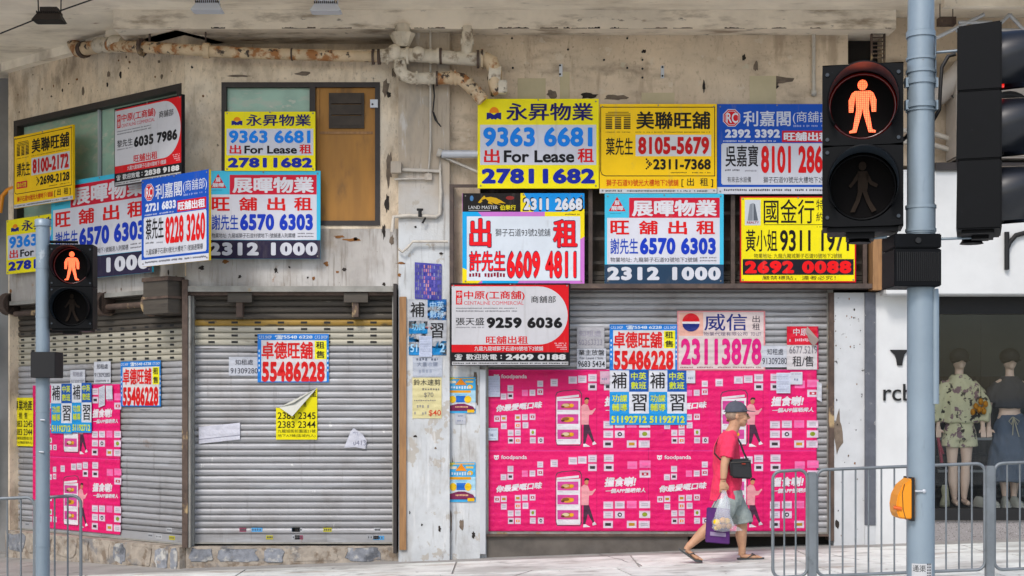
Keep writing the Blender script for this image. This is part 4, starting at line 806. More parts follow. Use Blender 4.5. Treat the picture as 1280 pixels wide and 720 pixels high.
b.text('黃小姐', 98, 300, 326, 458, '#14100c', .015, 'agent_name').text('9311 1971', 345, 302, 842, 456, '#14100c', .025, 'phone_number').text('物業地址: 九龍九龍城獅子石道93號地下2號舖', 158, 472, 790, 505, '#4a4610', .0, 'address')
b.rect(77, 512, 875, 626, '#1c1a24', 'footer_strip', 2).text('2692 0088', 93, 524, 858, 616, '#e0142c', .08, 'phone_number', 3.2).text('嚴禁標貼，違者必究！', 218, 632, 745, 662, '#3a3410', .003, 'small_print'); b.done()
# frontal bay
b_wing('small yellow board over the green pane next to the plywood panel', FR, (281, 139.5, 394, 213.5), .10)
b_cyan('cyan and white board at the middle left, just under the plywood panel window', FR, (258, 213.5, 400.5, 323.5), .09, '物業地址: 九龍城獅子石道93號地下1號舖連入則閣樓', '#2b2440')
# angled bay
b_cen('red and white board angled over the green window at upper left', SL, (143, 117.5, 227.5, 219.5), .30, '黎先生', '6035 7986', '2838 9188', '九龍九龍城獅子石道93號地下1號舖')
b_mid('golden board with red number 8100-2172 on the angled wall, leftmost window', SL, (17.5, 155.5, 91, 249), .22, '譚先生', '8100-2172', '2698-2128', '獅子石道93號光大樓地下1號舖', True)
b_ric('blue board with yellow side edge at the bend of the wall', SL, (177, 211.5, 261, 325), .34, '2721 6833', '蔡先生', '8228 3260', '九龍城獅子石道93號光大樓地下1號舖連閣樓', yel=True)
b_cyan('cyan and white board on the angled wall behind the small pedestrian signal', SL, (64, 209, 190, 340), .12, '物業地址: 九龍城獅子石道93號地下1號舖連入則閣樓', '#2b2440')
b_wing('yellow and white board at far left, half hidden by the grey signal pole', SL, (8, 263, 92, 334), .08)

# ================================================================ POSTERS AND NOTICES
def b_cheuk(lab, pl, px, off, warp=.003):
    b = Board('poster', lab, 'poster', pl, px, (55, 115, 437, 375), off, .002, 'blue bordered letting posters', '#1478c8', single=False, warp=warp)
    b.rect(75, 148, 425, 369, '#dcd8d8', 'white_field', 1).text('C.F.S. SHOP', 62, 124, 130, 140, '#d0dce8', .01, 'lettering').text('☎5548 6228', 148, 120, 350, 143, '#d8e4f0', .05, 'phone_number').text('C.F.S. SHOP', 362, 124, 430, 140, '#d0dce8', .01, 'lettering')
    b.text('卓德旺舖', 76, 156, 352, 250, '#cc1420', .05, 'company_name').rect(362, 152, 425, 250, '#e2da20', 'tag', 2).text('租', 368, 156, 414, 194, '#1c1a18', .03, 'tag', 3.2).text('售', 368, 206, 414, 244, '#1c1a18', .03, 'tag', 3.2)
    b.text('55486228', 78, 262, 416, 372, '#cc1018', .055, 'phone_number')
    for i in range(5):
        for x in (60, 428): b.rect(x, 200+i*26, x+7, 212+i*26, '#c8dcec', 'border', 1.5)
    return b.done()
def cell_poster(lab, pl, px, off, warp=.003):
    b = Board('poster', lab, 'poster', pl, px, (55, 375, 270, 678), off, .002, 'tuition class posters', '#1e8fd0', warp=warp)
    b.rect(55, 375, 162, 494, '#dcdfe6', 'white_field', 1).rect(162, 494, 270, 615, '#dcdfe6', 'white_field', 1).rect(162, 375, 270, 494, '#0e56a8', 'blue_field', 1).rect(55, 615, 270, 678, '#1e8fd0', 'blue_field', 1)
    b.text('補', 66, 386, 150, 476, '#17161a', .015, 'lettering').text('習', 176, 508, 258, 602, '#17161a', .015, 'lettering')
    for t_, x, y in (('中英', 172, 386), ('數班', 172, 438), ('功課', 68, 510), ('輔導', 68, 560)): b.text(t_, x, y, x+84, y+42, '#c9d43a', .03, 'lettering')
    b.text('51192712', 64, 628, 258, 668, '#c9d43a', .04, 'phone_number'); return b.done()
# delivery service posters
ICL = [(68, 95, 4), (181, 130, 1), (123, 200, 1), (180, 195, 2), (303, 170, 3), (367, 168, 1), (433, 160, 5), (433, 92, 1), (545, 77, 1), (697, 55, 1), (777, 48, 1), (863, 36, 1), (863, 112, 2), (68, 388, 5), (125, 385, 6), (243, 378, 6), (303, 375, 1), (368, 372, 5), (125, 450, 1), (243, 445, 7), (308, 443, 1), (183, 508, 1), (243, 505, 1), (370, 503, 8), (185, 572, 2), (243, 572, 7), (370, 570, 1), (438, 570, 4)]
ICR = [(104, 33, 1), (104, 112, 2), (303, 92, 3), (405, 84, 3), (405, 168, 5), (100, 433, 1), (197, 430, 1), (298, 428, 3), (402, 428, 1), (100, 514, 1), (197, 514, 4), (402, 512, 8), (98, 597, 2), (298, 597, 6), (398, 597, 1)]
PCS = {1: '#b9b2bc', 2: '#3a3438', 3: '#e86aa0', 4: '#2a2a30', 5: '#b83048', 6: '#b88a30', 7: '#e07818', 8: '#8a9a30'}
def food_poster(lab, pl, px, off, mirror=False, X1=1378, X0=0):
    b = Board('poster', lab, 'poster', pl, px, (X0, 0, X1, 688), off, .002, 'pink food delivery posters', '#d60068', warp=.0022)
    pink = '#d60068'
    for x in range(60, 1370, 62):
        if x > X0 and not 500 < x < 930: b.rect(x, 130, x+1.6, 640, '#df2a82', 'grid_line', .5)
    for y in range(150, 640, 64): b.rect(X0+14, y, X0+500 if X0 < 400 else X1-10, y+1.6, '#df2a82', 'grid_line', .5); b.rect(930, y, X1-10, y+1.6, '#df2a82', 'grid_line', .5)
    def icon(x, y, w_, h_, k):
        if x < X0: return
        x += w_*.02; y += h_*.02; w_ *= .96; h_ *= .96
        b.rect(x, y, x+w_, y+h_, '#dca8c6' if k != 3 else '#e474a8', 'app_icons', 1.2)
        if k != 3: b.rect(x+2, y+h_*.12, x+w_-3, y+h_-3, '#ded0dc', 'app_icons', 1.7)
        r_ = random.Random(int(x*3+y)); cx, cy = x+w_*.5, y+h_*.5
        if k in (4, 8): b.disc(cx, cy, w_*.24, h_*.3, PCS[k], 'app_icons', 2.3, n=10)
        else: b.rect(cx-w_*.3, cy-h_*.2, cx+w_*.3, cy+h_*.2, PCS[k], 'app_icons', 2.3); 
        if k in (5, 7, 4): b.rect(cx-w_*.1, cy-h_*.1, cx+w_*.12, cy+h_*.12, '#dcd3da', 'app_icons', 2.9)
        if k in (1,): b.rect(cx-w_*.3, cy-h_*.04, cx+w_*.3, cy+h_*.06, '#dcd3da', 'app_icons', 2.9)
    b.rect(936, 4, 939, 684, '#b00058', 'sheet_seam', .9); b.rect(X0, 2, X1, 6, '#e850a0', 'sheet_seam', .9); b.rect(X1-5, 2, X1-1, 686, '#a8005a', 'sheet_seam', .9); b.rect(X0, 682, X1, 686, '#b40060', 'sheet_seam', .9)
    for x, y, k in ICL[1:]:
        wd = 76 if x > 690 else (64 if x == 545 else 52); icon(x, y, wd, 56 if x < 500 else 66, k)
    dx = 892
    for x, y, k in ICR: icon(x+dx, y, 86 if x < 390 else 98, 66, k)
    if X0 < 50:
        b.disc(88, 62, 20, 19, '#e4dce2', 'logo', 1.2).disc(74, 47, 8, 7, '#e4dce2', 'logo', 1.3).disc(102, 47, 8, 7, '#e4dce2', 'logo', 1.3).disc(80, 62, 5, 6, pink, 'logo', 1.9).disc(97, 62, 5, 6, pink, 'logo', 1.9)
        b.text('foodpanda', 128, 40, 346, 84, '#e4dce2', .02, 'brand_name')
        b.text('你最愛嘅口味', 80, 300, 470, 360, '#e6dfe4', .09, 'headline', 2.3, 10, 34)
    b.text('搵食喇!', 998, 228, 1262, 312, '#e6dfe4', .08, 'headline', 2.3, 14, 6); b.text('一個APP搵晒俾人', 1008, 326, 1350, 366, '#e6dfe4', .06, 'headline', 2.3, 8, 8)
    # phone
    rr = [(588, 600), (588, 215), (600, 190), (640, 178), (760, 168), (795, 175), (812, 205), (812, 615), (795, 645), (600, 642)]
    b.poly(rr, '#5a3a50', 'phone_picture', 1.2); b.poly([(x+(6 if x < 700 else -6), y+(7 if y < 400 else -7)) for x, y in rr], pink, 'phone_picture', 1.8)
    b.poly([(596, 252), (798, 240), (798, 632), (604, 634), (596, 610)][::-1], '#e6e2e6', 'phone_picture', 2.3).poly([(598, 232), (786, 212), (786, 232), (598, 250)][::-1], '#e6dfe4', 'phone_picture', 2.8)
    for (y, h_, c1, c2) in ((265, 76, '#b06a30', '#c8b080'), (378, 82, '#c89030', '#8a5a28'), (508, 80, '#a06a38', '#d8c8a0')):
        b.rect(604, y, 782, y+h_, '#c84a90', 'food_picture', 2.8)
        b.disc(690, y+h_*.55, 55, h_*.28, c1, 'food_picture', 3.3, n=14).disc(675, y+h_*.48, 30, h_*.18, c2, 'food_picture', 3.8, n=10).disc(725, y+h_*.5, 20, h_*.2, '#d8a030', 'food_picture', 3.9, n=8).disc(650, y+h_*.66, 16, h_*.12, '#6a3018', 'food_picture', 4.2, n=8)
        b.dash(606, y+h_+8, 650, y+h_+14, '#a8a0a8', 'phone_picture', 2.8, 7)
    # printed man with a mobile
    b.poly([(826, 465), (872, 465), (918, 612), (904, 618), (862, 540), (840, 630), (822, 628)], '#4a2a40', 'printed_figure', 1.6).poly([(806, 310), (830, 290), (862, 300), (878, 345), (900, 345), (925, 325), (930, 333), (898, 380), (872, 384), (868, 466), (806, 466)], '#e09aa0', 'printed_figure', 2.2)
    b.disc(850, 268, 17, 26, '#c08060', 'printed_figure', 2.4, n=12).poly([(832, 262), (836, 240), (852, 234), (872, 240), (874, 256), (850, 250)], '#2a1c20', 'printed_figure', 2.9).poly([(822, 655), (824, 630), (842, 628), (884, 652)], '#e6dfe4', 'printed_figure', 2.2).poly([(902, 640), (900, 622), (918, 606), (936, 630)], '#e6dfe4', 'printed_figure', 2.2)
    return b.done()
FG = [((607.5, 462, 811, 563.5), 'top left pink food delivery poster, with a lined note stuck on its corner', .004), ((811, 462, 1021, 563.5), 'top right pink food delivery poster, behind the head of the walking man', .004),
      ((607.5, 563, 811, 664), 'bottom left pink food delivery poster, its phone picture fully in view', .0045), ((811, 563, 1021, 664), 'bottom right pink food delivery poster, behind the legs of the walking man', .0045)]
OS = -.075
for px, lab, o_ in FG: food_poster(lab, FR, px, OS+o_)
food_poster('upper pink poster on the angled shutter behind the grey pole', SL, (41, 480, 150.5, 574), -.115, X0=130)
food_poster('lower pink poster on the angled shutter near the stone plinth', SL, (41, 574, 150.5, 668.5), -.1145, X0=130)
b_cheuk('blue bordered poster with red 55486228 above the black and blue tuition posters', FR, (762, 405.5, 846.5, 463), -.065)
b_cheuk('blue bordered poster with red 55486228 at the top of the wide frontal shutter', FR, (322, 417.5, 411, 478), -.11)
b_cheuk('blue bordered poster with red 55486228 on the angled left shutter', SL, (151, 450.5, 201, 508), -.11)
cell_poster('left of the two tuition posters over the pink posters on the big shutter', FR, (762, 463, 811, 531), -.062); cell_poster('right of the two tuition posters over the pink posters on the big shutter', FR, (810, 463, 858.5, 531), -.062)
cell_poster('left of the two tuition posters on the angled shutter', SL, (64, 479.5, 90, 542), -.095); cell_poster('right of the two tuition posters on the angled shutter', SL, (90, 478.5, 114.5, 541), -.095)
b = Board('poster', 'pale poster with round red white and blue disc and magenta 23113878', 'poster', FR, (846.5, 388.5, 956.5, 463), (525, 32, 948, 308), -.068, .002, None, '#d88e90', warp=.002)
b.rect(532, 38, 940, 302, '#dccbc8', 'white_field', 1).rect(534, 40, 650, 148, '#dba898', 'white_field', 1.6).disc(591, 86, 42, 42, '#e0dcdc', 'logo', 3.2).disc(591, 82, 41, 38, '#c8202c', 'logo', 3.7, 0, 180).disc(591, 92, 41, 36, '#1a2a78', 'logo', 3.7, 180, 360)
b.text('威信', 655, 46, 860, 124, '#1a2a78', .015, 'company_name').text('出', 886, 54, 922, 86, '#2a2438', .005).text('租', 886, 90, 922, 122, '#2a2438', .005).text('物業代理有限公司', 652, 130, 862, 148, '#5a4a68', .005, 'company_name').text('TO LET', 878, 132, 928, 147, '#5a4a68', .0)
b.text('23113878', 543, 160, 930, 284, '#d0107a', .045, 'phone_number').dash(540, 290, 600, 297, '#8a4a58', unit=8).dash(620, 290, 700, 297, '#8a4a58', unit=8).dash(720, 290, 930, 297, '#8a4a58', unit=8); b.done()
def note(lab, pl, px, off, lines, face='#c9ccd4', warp=.004, skew=0, grp='paper notices pasted on the shutters', D=(0, 0, 100, 70), col='#3a3a46', name='paper_notice'):
    b = Board(name, lab, 'notice', pl, px, D, off, .002, grp, face, single=True, warp=1e-6 if lines else warp, skew=skew)
    for L_ in lines:
        if L_[0] == '-': b.dash(*L_[1:5], L_[5] if len(L_) > 5 else '#77777f', 'print', 1.5, L_[6] if len(L_) > 6 else None)
        elif L_[0] == 'r': b.rect(*L_[1:5], L_[5], 'print', .8)
        else: b.text(L_[0], *L_[1:5], L_[5] if len(L_) > 5 else col, L_[6] if len(L_) > 6 else 0, 'print')
    return b
note('white slip reading 91309280 to the right of the magenta number poster', FR, (951.5, 432, 985, 459), -.066, [('知租處', 22, 10, 82, 30), ('91309280', 4, 40, 96, 60)]).done()
note('white slip reading 91309280 left of the blue bordered poster on the wide shutter', FR, (286, 446, 323, 469.5), -.118, [('知租處', 22, 10, 82, 30), ('91309280', 6, 42, 98, 62)]).done()
note('white notice reading 9683 5434 beside the blue bordered poster', FR, (721, 435.5, 757.5, 461), -.07, [('業主放盤', 6, 4, 94, 24, '#2a2a2e', .01), ('For Lease / Sale', 10, 29, 90, 37), ('9683 5434', 4, 43, 96, 64, '#2a2a2e', .01)]).done()
note('faded note above the 9683 5434 notice', FR, (721, 408.5, 755.5, 435), -.07, [('知租處', 8, 12, 88, 32, '#a9a4b4'), ('60363333', 6, 42, 92, 60, '#9a96a4')], '#b9b8bc').done()
b = note('notice reading 租/售 with handwritten number and red curled header', FR, (983.5, 408, 1023, 462), -.06, [('r', 0, 0, 100, 30, '#c82038'), ('r', 96, 0, 100, 70, '#c01858'), ('中原', 20, 3, 66, 15, '#dcd4d8', .02), ('-', 8, 19, 70, 25, '#e0b8c0', 6), ('6677.5219', 8, 32, 96, 44, '#77737c'), ('租/售', 18, 48, 84, 65, '#26242a', .01)], '#d2cdce', .006)
cc_ = b.pt(46, 0, 8); b.parts['sheet'].add([b.pt(60, 8, 8), b.pt(100, 22, 30), b.pt(84, 33, 26), b.pt(70, 24, 14)], [(0, 1, 2, 3)], P('#9a8a84')); b.parts['sheet'].add([b.pt(60, 8, 8), b.pt(64, 0, 6), b.pt(100, 22, 30)], [(0, 2, 1)], P('#a9988f')); b.done()
LN = [('-', 8, 6+i*5.6, 90, 8.4+i*5.6, '#9aa2b8', 4) for i in range(11)]
note('tall lined note on the top left corner of the pink posters', FR, (609, 470, 625, 496), -.05, LN, '#c5cbe0').done()
note('small note at the left edge of the pink posters, under the lined note', FR, (608.5, 535, 622.5, 550.5), -.05, [('-', 10, 8, 90, 14, '#8a92a8', 9), ('-', 20, 30, 60, 50, '#8a92a8', 14), ('-', 10, 58, 90, 64, '#8a92a8', 8)], '#c5d0de').done()
note('tall lined note hanging at the upper right of the pink posters', FR, (970.5, 466, 988, 491.5), -.05, LN, '#cdd3e4').done()
note('square note beside the tall lined note at upper right of pink posters', FR, (988, 465, 1003, 480.5), -.052, [('-', 10, 8, 90, 14, '#8a92a8', 9), ('-', 30, 34, 70, 50, '#8a92a8', 20)], '#d0d2dc').done()
note('little white note at right of the tuition posters', FR, (858, 463, 869, 479), -.052, [('-', 20, 34, 70, 50, '#8a92a8', 20)], '#d0d2dc').done()
note('little white note at left of the tuition posters', FR, (750, 464, 762, 480), -.052, [('-', 20, 34, 70, 50, '#8a92a8', 20)], '#cfa8bc').done()
note('torn paper strip at the right edge of the pink posters', FR, (1021, 478, 1027, 501), -.06, [], '#c9ccd4', .006, -.03).done()
note('blank white folded sheet low on the left of the wide shutter', FR, (248.5, 531, 300, 552), -.112, [('r', 0, 50, 100, 54, '#9a9aa6')], '#d2d2dc', .007, .05).done()
b = note('torn white scrap reading 0413 low on the right of the wide shutter', FR, (430, 535, 459, 562), -.112, [], '#d2d2dc', 0.006)
b.parts['sheet'] = MB(); b.poly([(0, 64), (30, 10), (42, 0), (80, 20), (98, 40), (92, 68), (50, 62)], '#cfd0da', ly=2).text('租', 38, 12, 62, 34, '#9a9ab0', .0, 'print', 5).text('0413', 40, 40, 94, 56, '#8a8a9c', 0, 'print', 5); b.done()
YL = [('專業地產', 6, 4, 96, 20, '#2a2810', .02), ('租  售', 30, 23, 72, 33, '#3a3810', .01), ('2383 2345', 4, 36, 96, 46, '#24220c', .01), ('2383 2344', 4, 49, 96, 59, '#24220c', .01), ('九龍城衙前圍道21號', 4, 61, 96, 66, '#4a4810', 0), ('地下A7鋪(區域內人)', 4, 68, 96, 73, '#4a4810', 0)]
note('yellow flyer on the angled shutter left of the grey pole', SL, (16.5, 497, 41.5, 558), -.108, YL, '#ded20a', .003, D=(0, 0, 100, 76)).done()
b = note('torn yellow flyer folded over on the wide shutter', FR, (345, 484.5, 396.5, 549.5), -.112, [], '#ded20a', 0.0, D=(0, 0, 100, 76))
b.parts['sheet'] = MB(); b.poly([(0, 29), (4, 30), (60, 24), (100, 0), (100, 76), (0, 76)][::-1], '#ded20a', ly=1)
b.text('產', 82, 3, 98, 14, '#2a2810', .02, 'print', 3).text('售', 66, 21, 74, 28, '#3a3810', .01, 'print', 3)
for L_ in YL[2:]: b.text(L_[0], *L_[1:5], L_[5], L_[6], 'print', 3)
b.parts['sheet'].add([b.pt(8, 29, 8), b.pt(42, 42, 70), b.pt(99, 1, 8), b.pt(45, 22, 50)], [(0, 1, 2), (0, 2, 3)], P('#cfcfc4')); b.done()
note('white slip on the angled shutter above the left tuition poster', SL, (88, 462, 106.5, 481), -.112, [('知租處', 18, 8, 84, 32, '#8a8a98'), ('91309280', 6, 46, 96, 66, '#8a8a98')]).done()
note('taller white slip on the angled shutter between posters', SL, (117.5, 451.5, 138.5, 479), -.112, [('知租處', 18, 8, 84, 24), ('91309280', 4, 36, 96, 50), ('-', 10, 58, 90, 66)]).done()
note('white strip hanging on the upper pink poster of the angled shutter', SL, (123.5, 483, 131, 508), -.1, LN, '#d0d2dc', .005, .03).done()
note('narrow white note near the right edge of the upper angled pink poster', SL, (133, 482, 141, 499), -.1, [], '#d0d2dc', .004).done()
# pillar notices
PY = .102
b = note('crumpled purple and blue timetable sheet on the central pillar', FR, (518.5, 329, 552, 374.5), PY, [], '#4a48a0', .008, -.02, None)
for i in range(13):
    for j in range(9):
        if rnd.random() < .8: b.rect(4+i*7.4, 4+j*7.2, 4+i*7.4+4.6, 4+j*7.2+6, rnd.choice(['#b07098', '#6a60b0', '#8088b8', '#c89098', '#3a3a90']) if 3 < i < 10 else rnd.choice(['#5a5c88', '#7a7a98', '#4a4a90']), 'print', .8)
b.done()
b = note('torn tuition poster in black, white and blue at the top of the pillar notices', FR, (511, 374, 558, 444), PY, [('r', 0, 0, 100, 150, '#b9bcc2'), ('r', 50, 0, 100, 56, '#1870b8'), ('r', 0, 58, 50, 112, '#1e88c8'), ('r', 0, 112, 100, 150, '#1e88c8'), ('補', 4, 8, 42, 48, '#1c1a1c', .02), ('中英', 56, 6, 94, 26, '#a8cce8', .02), ('數班', 56, 30, 94, 50, '#a8cce8', .02), ('習', 58, 64, 92, 104, '#1c1a1c', .02), ('功課', 8, 64, 44, 84, '#8ac4e4', .02), ('5119', 4, 120, 50, 142, '#a8d4f0', .02), ('2', 82, 118, 96, 142, '#a8d4f0', .02), ('r', 8, 74, 62, 80, '#c8605c')], '#b9bcc2', .004, 0, None, D=(0, 0, 100, 150)); b.done()
note('lined white receipt stuck over the torn tuition poster', FR, (524, 420, 540, 446), PY+.012, LN, '#c4cce0', .004, 0, None).done()
note('faded grey note under the torn tuition poster', FR, (516, 446, 553, 471), PY, [('-', 12, 4, 84, 14, '#6a7080', 10), ('大量收購', 14, 18, 84, 34, '#8a93a8'), ('-', 20, 44, 80, 56, '#a0a8b8', 12)], '#b9bfca', .004, 0, None).done()
note('cream price flyer reading $70 and $40 on the pillar', FR, (515.5, 472, 552, 523), PY, [('鈴木速剪', 4, 5, 96, 24, '#5a5648', .01), ('-', 34, 32, 92, 40, '#8a8678', 9), ('$70', 40, 46, 72, 62, '#8a8678'), ('-', 6, 68, 80, 73, '#8a8678', 6), ('-', 6, 84, 60, 94, '#a09c8c', 9), ('-', 6, 104, 50, 116, '#a09c8c', 9), ('$40', 56, 100, 98, 120, '#c8482c', .01)], '#d6cc9a', .003, 0, None, D=(0, 0, 100, 126)).done()
note('small scrap of paper below the upper concert poster', FR, (568.5, 516, 582, 530), .034, [('-', 20, 14, 80, 24, '#8a92a8', 10), ('-', 20, 44, 80, 54, '#8a92a8', 10)], '#bfc2ca', .004, 0, None).done()
def concert(lab, px):
    b = Board('poster', lab, 'poster', FR, px, (0, 0, 100, 120), .033, .002, 'matching blue and gold show posters', '#4aa4d4', single=True, warp=.002)
    b.rect(0, 44, 100, 92, '#a8cfe0').rect(0, 84, 100, 104, '#d8dce0', 'print', 1.2).rect(4, 3, 96, 6, '#e0b030', 'print', 2).rect(12, 12, 34, 20, '#e0d8c0', 'print', 2).rect(66, 12, 92, 18, '#e0c060', 'print', 2).poly([(0, 20), (0, 0), (30, 0), (6, 24)][::-1], '#8ab070', ly=1.5).poly([(30, 26), (50, 4), (70, 26)], '#e08a28', ly=3).dash(16, 28, 84, 40, '#c8dcec', 'print', 4, 9).rect(8, 44, 84, 52, '#d89a28', 'print', 2.2)
    b.poly([(0, 112), (8, 96), (40, 88), (62, 88), (92, 98), (100, 112)], '#7a2450', ly=4).rect(34, 62, 66, 84, '#2a6ac0', 'print', 3).disc(22, 74, 12, 12, '#e0b838', 'print', 4).disc(74, 74, 12, 12, '#e0b838', 'print', 4).rect(72, 108, 96, 118, '#e0b030', 'print', 5).disc(82, 32, 9, 7, '#e0b030', 'print', 4).rect(30, 54, 70, 60, '#88c0e0', 'print', 2.2)
    b.dash(26, 96, 74, 102, '#e0b088', unit=5, ly=5); return b.done()
concert('blue and gold show poster in the upper place right of the pillar flyers', (557.5, 471.5, 594.5, 516.5)); concert('blue and gold show poster in the lower place on the pillar', (558.5, 578, 594.5, 627.5))

# ================================================================ RAILINGS
YR = -3.8
def rx(px): return fx(px, YR)
def rail_section(o, x0, x1, lr, rr):
    zt = lambda x: gz(x)+1.04; zb = lambda x: gz(x)+.13
    pts = []; r = .07
    q = MB()
    def corner(cx, cz, a0, a1, n=5): return [(cx+r*math.cos(R(a0+(a1-a0)*i/n)), YR, cz+r*math.sin(R(a0+(a1-a0)*i/n))) for i in range(n+1)]
    pts = [(x0, YR, zb(x0)+r)]+corner(x0+r, zt(x0)-r, 180, 90)+corner(x1-r, zt(x1)-r, 90, 0)+corner(x1-r, zb(x1)+r, 0, -90)+corner(x0+r, zb(x0)+r, 270, 180)
    q.tube(pts, .014, m_rail, 8, False); q.build('frame', o)
    n = max(2, round((x1-x0)/.112)); 
    for i in range(1, n):
        x = x0+(x1-x0)*i/n; t = MB(); t.tube([(x, YR, zb(x)+.012), (x, YR, zt(x)-.012)], .008, m_rail, 6, False); t.build('bar', o)
def rail_post(o, x, w_=.038):
    t = MB(); t.box(x-w_, x+w_, YR-.03, YR+.03, gz(x)-.1, gz(x)+1.02, m_rail); t.build('post', o, bevel=.006)
o = empty('pedestrian_railing', (rx(30), YR, gz(rx(30))), None, 'grey tubular railing at the left kerb, rounded off beside the grey pole', 'railing', 'kerbside pedestrian railings')
rail_section(o, rx(-240), rx(-98), 0, 0); rail_post(o, rx(-95)); rail_section(o, rx(-92), rx(43), 0, 0); rail_post(o, rx(48), .03); rail_section(o, rx(52), rx(101), 0, 1)
o = empty('pedestrian_railing', (rx(1130), YR, gz(rx(1130))), None, 'grey tubular railing at the right kerb in front of the walking man and shop window', 'railing', 'kerbside pedestrian railings')
rail_section(o, rx(966), rx(1009), 1, 0); rail_post(o, rx(1015), .036); rail_section(o, rx(1021), rx(1231), 0, 0); rail_post(o, rx(1237), .036); rail_section(o, rx(1243), rx(1450), 0, 0); rail_post(o, rx(1456), .036)

# ================================================================ SIGNALS
def fig_red(cx, cz, h, Y):  # standing figure outline pieces, returns polygons
    s = h/68.0
    L_ = []
    def pg(pts): L_.append([(cx+x*s, Y, cz-y*s) for x, y in pts])
    pg([(6.5*math.cos(R(a)), -28+7*math.sin(R(a))) for a in range(0, 360, 30)])
    pg([(-10, -20), (10, -20), (14, -17), (9, -12), (8, 4), (-8, 4), (-9, -12), (-14, -17)])
    pg([(-14, -17), (-9.5, -12), (-12, 8), (-17.5, 8), (-17.8, -8)]); pg([(14, -17), (17.8, -8), (17.5, 8), (12, 8), (9.5, -12)])
    pg([(-8, 4.2), (-.3, 4.2), (-.8, 9), (-7, 31), (-12.5, 31)]); pg([(.3, 4.2), (8, 4.2), (12.5, 31), (7, 31), (.8, 9)])
    pg([(-12.5, 31.2), (-7, 31.2), (-8, 35), (-17, 35.5), (-17, 33)]); pg([(7, 31.2), (12.5, 31.2), (17, 33), (17, 35.5), (8, 35)])
    return L_
def fig_walk(cx, cz, h, Y):
    s = h/68.0; L_ = []
    def pg(pts): L_.append([(cx+x*s, Y, cz-y*s) for x, y in pts])
    pg([(5*math.cos(R(a)), -28+6*math.sin(R(a))) for a in range(0, 360, 30)]); pg([(-6, -21), (6, -21), (8, -16), (6, 6), (-6, 6)])
    pg([(-6, -20), (-3, -14), (-11, -4), (-15, 1), (-18, -2), (-13, -8)]); pg([(6, -20), (12, -8), (20, -3), (18, 1), (10, -3), (3, -14)])
    pg([(-6, 6.2), (0, 6.2), (-4, 20), (-10, 33), (-16, 33), (-9, 18)]); pg([(0, 6.2), (6, 6.2), (10, 18), (18, 31), (12, 34), (5, 20)])
    return L_
def ped_head(cx, ztop, Y, w_, h_, par_label, flip=1):
    """two-aspect pedestrian signal; lenses face -Y"""
    o = empty('pedestrian_signal', (cx, Y, ztop-h_), None, par_label, 'traffic signal')
    d = .2; x0, x1 = cx-w_/2, cx+w_/2; q = MB(); hh = h_/2
    rr = w_*.445
    for k in range(2):   # housing with round openings: ring of quads
        zc = ztop-hh*(k+.5); n = 32; ring = []; outer = []
        for i in range(n):
            a = 2*math.pi*i/n; c, s = math.cos(a), math.sin(a); ring.append((cx+rr*c, zc+rr*s))
            t = 1/max(abs(c)/(w_/2), abs(s)/(hh/2-.002)); outer.append((cx+t*c, zc+t*s))
        vs = [(x, Y, z) for x, z in ring]+[(x, Y, z) for x, z in outer]+[(x, Y+.05, z) for x, z in ring]
        q.add(vs, [(i, n+i, n+(i+1) % n, (i+1) % n) for i in range(n)]+[(2*n+i, i, (i+1) % n, 2*n+(i+1) % n) for i in range(n)], m_blk)
    for (a, b_) in ((0, hh-.002), (hh+.002, h_)):
        zt_, zb2 = ztop-a, ztop-b_
        q.add([(x0, Y, zb2), (x0, Y, zt_), (x1, Y, zt_), (x1, Y, zb2), (x0, Y+d, zb2), (x0, Y+d, zt_), (x1, Y+d, zt_), (x1, Y+d, zb2)], [(0, 1, 5, 4), (1, 2, 6, 5), (2, 3, 7, 6), (3, 0, 4, 7), (4, 5, 6, 7)], m_blk)
    q.box(x0+.02, x1-.02, Y+.01, Y+d-.01, ztop-h_-.02, ztop-h_-.0005, m_blk); q.box(x0+w_*.3, x1-w_*.35, Y+.03, Y+d-.03, ztop-h_-.045, ztop-h_-.02, m_blk)
    for (sx, sz_) in ((.06, .06), (.94, .06), (.06, .46), (.94, .46), (.06, .54), (.94, .94), (.06, .94)): q.tube([(x0+w_*sx, Y+.002, ztop-h_*sz_), (x0+w_*sx, Y-.006, ztop-h_*sz_)], .008, m_visin, 8)
    q.build('housing', o)
    for k in range(2):
        zc = ztop-hh*(k+.5); t = MB(); n = 28
        t.add([(cx+rr*.99*math.cos(2*math.pi*i/n), Y+.045, zc+rr*.99*math.sin(2*math.pi*i/n)) for i in range(n)], [list(range(n))], m_lens)
        t.tube([(cx+rr*.93*math.cos(R(a)), Y+.04, zc+rr*.93*math.sin(R(a))) for a in range(0, 361, 12)], .006, m_glow if k == 0 else m_blk, 6, False)
        Ln = t.build('lens', o)
        f = MB()
        for pg in (fig_red if k == 0 else fig_walk)(cx, zc-(.0), rr*1.47, Y+.035): f.prism(pg, (0, -.003, 0), m_led if k == 0 else m_unlit)
        f.build('standing_figure' if k == 0 else 'walking_figure', Ln)
        v = MB(); n = 36; rv = rr*1.0; a0, a1 = -38, 218; outer = []; 
        prof = []
        for i in range(n+1):
            a = R(a0+(a1-a0)*i/n); L_ = .045+.12*max(0, (math.sin(a)+.62)/1.62)**.8
            for rad, ln in ((rv, 0), (rv, L_), (rv-.006, L_), (rv-.006, 0)): prof.append((cx+rad*math.cos(a), Y-ln, zc+rad*math.sin(a)))
        fs = []; fi = []
        for i in range(n):
            b0 = i*4; b1 = b0+4
            fs += [(b0, b1, b1+1, b0+1), (b0+1, b1+1, b1+2, b0+2)]; fi += [(b0+2, b1+2, b1+3, b0+3)]
        v.add(prof, fs, m_blk, True); v.add(prof, fi, m_visin, True); v.build('visor', o)
    o.rotation_euler.z = R(flip)
    return o
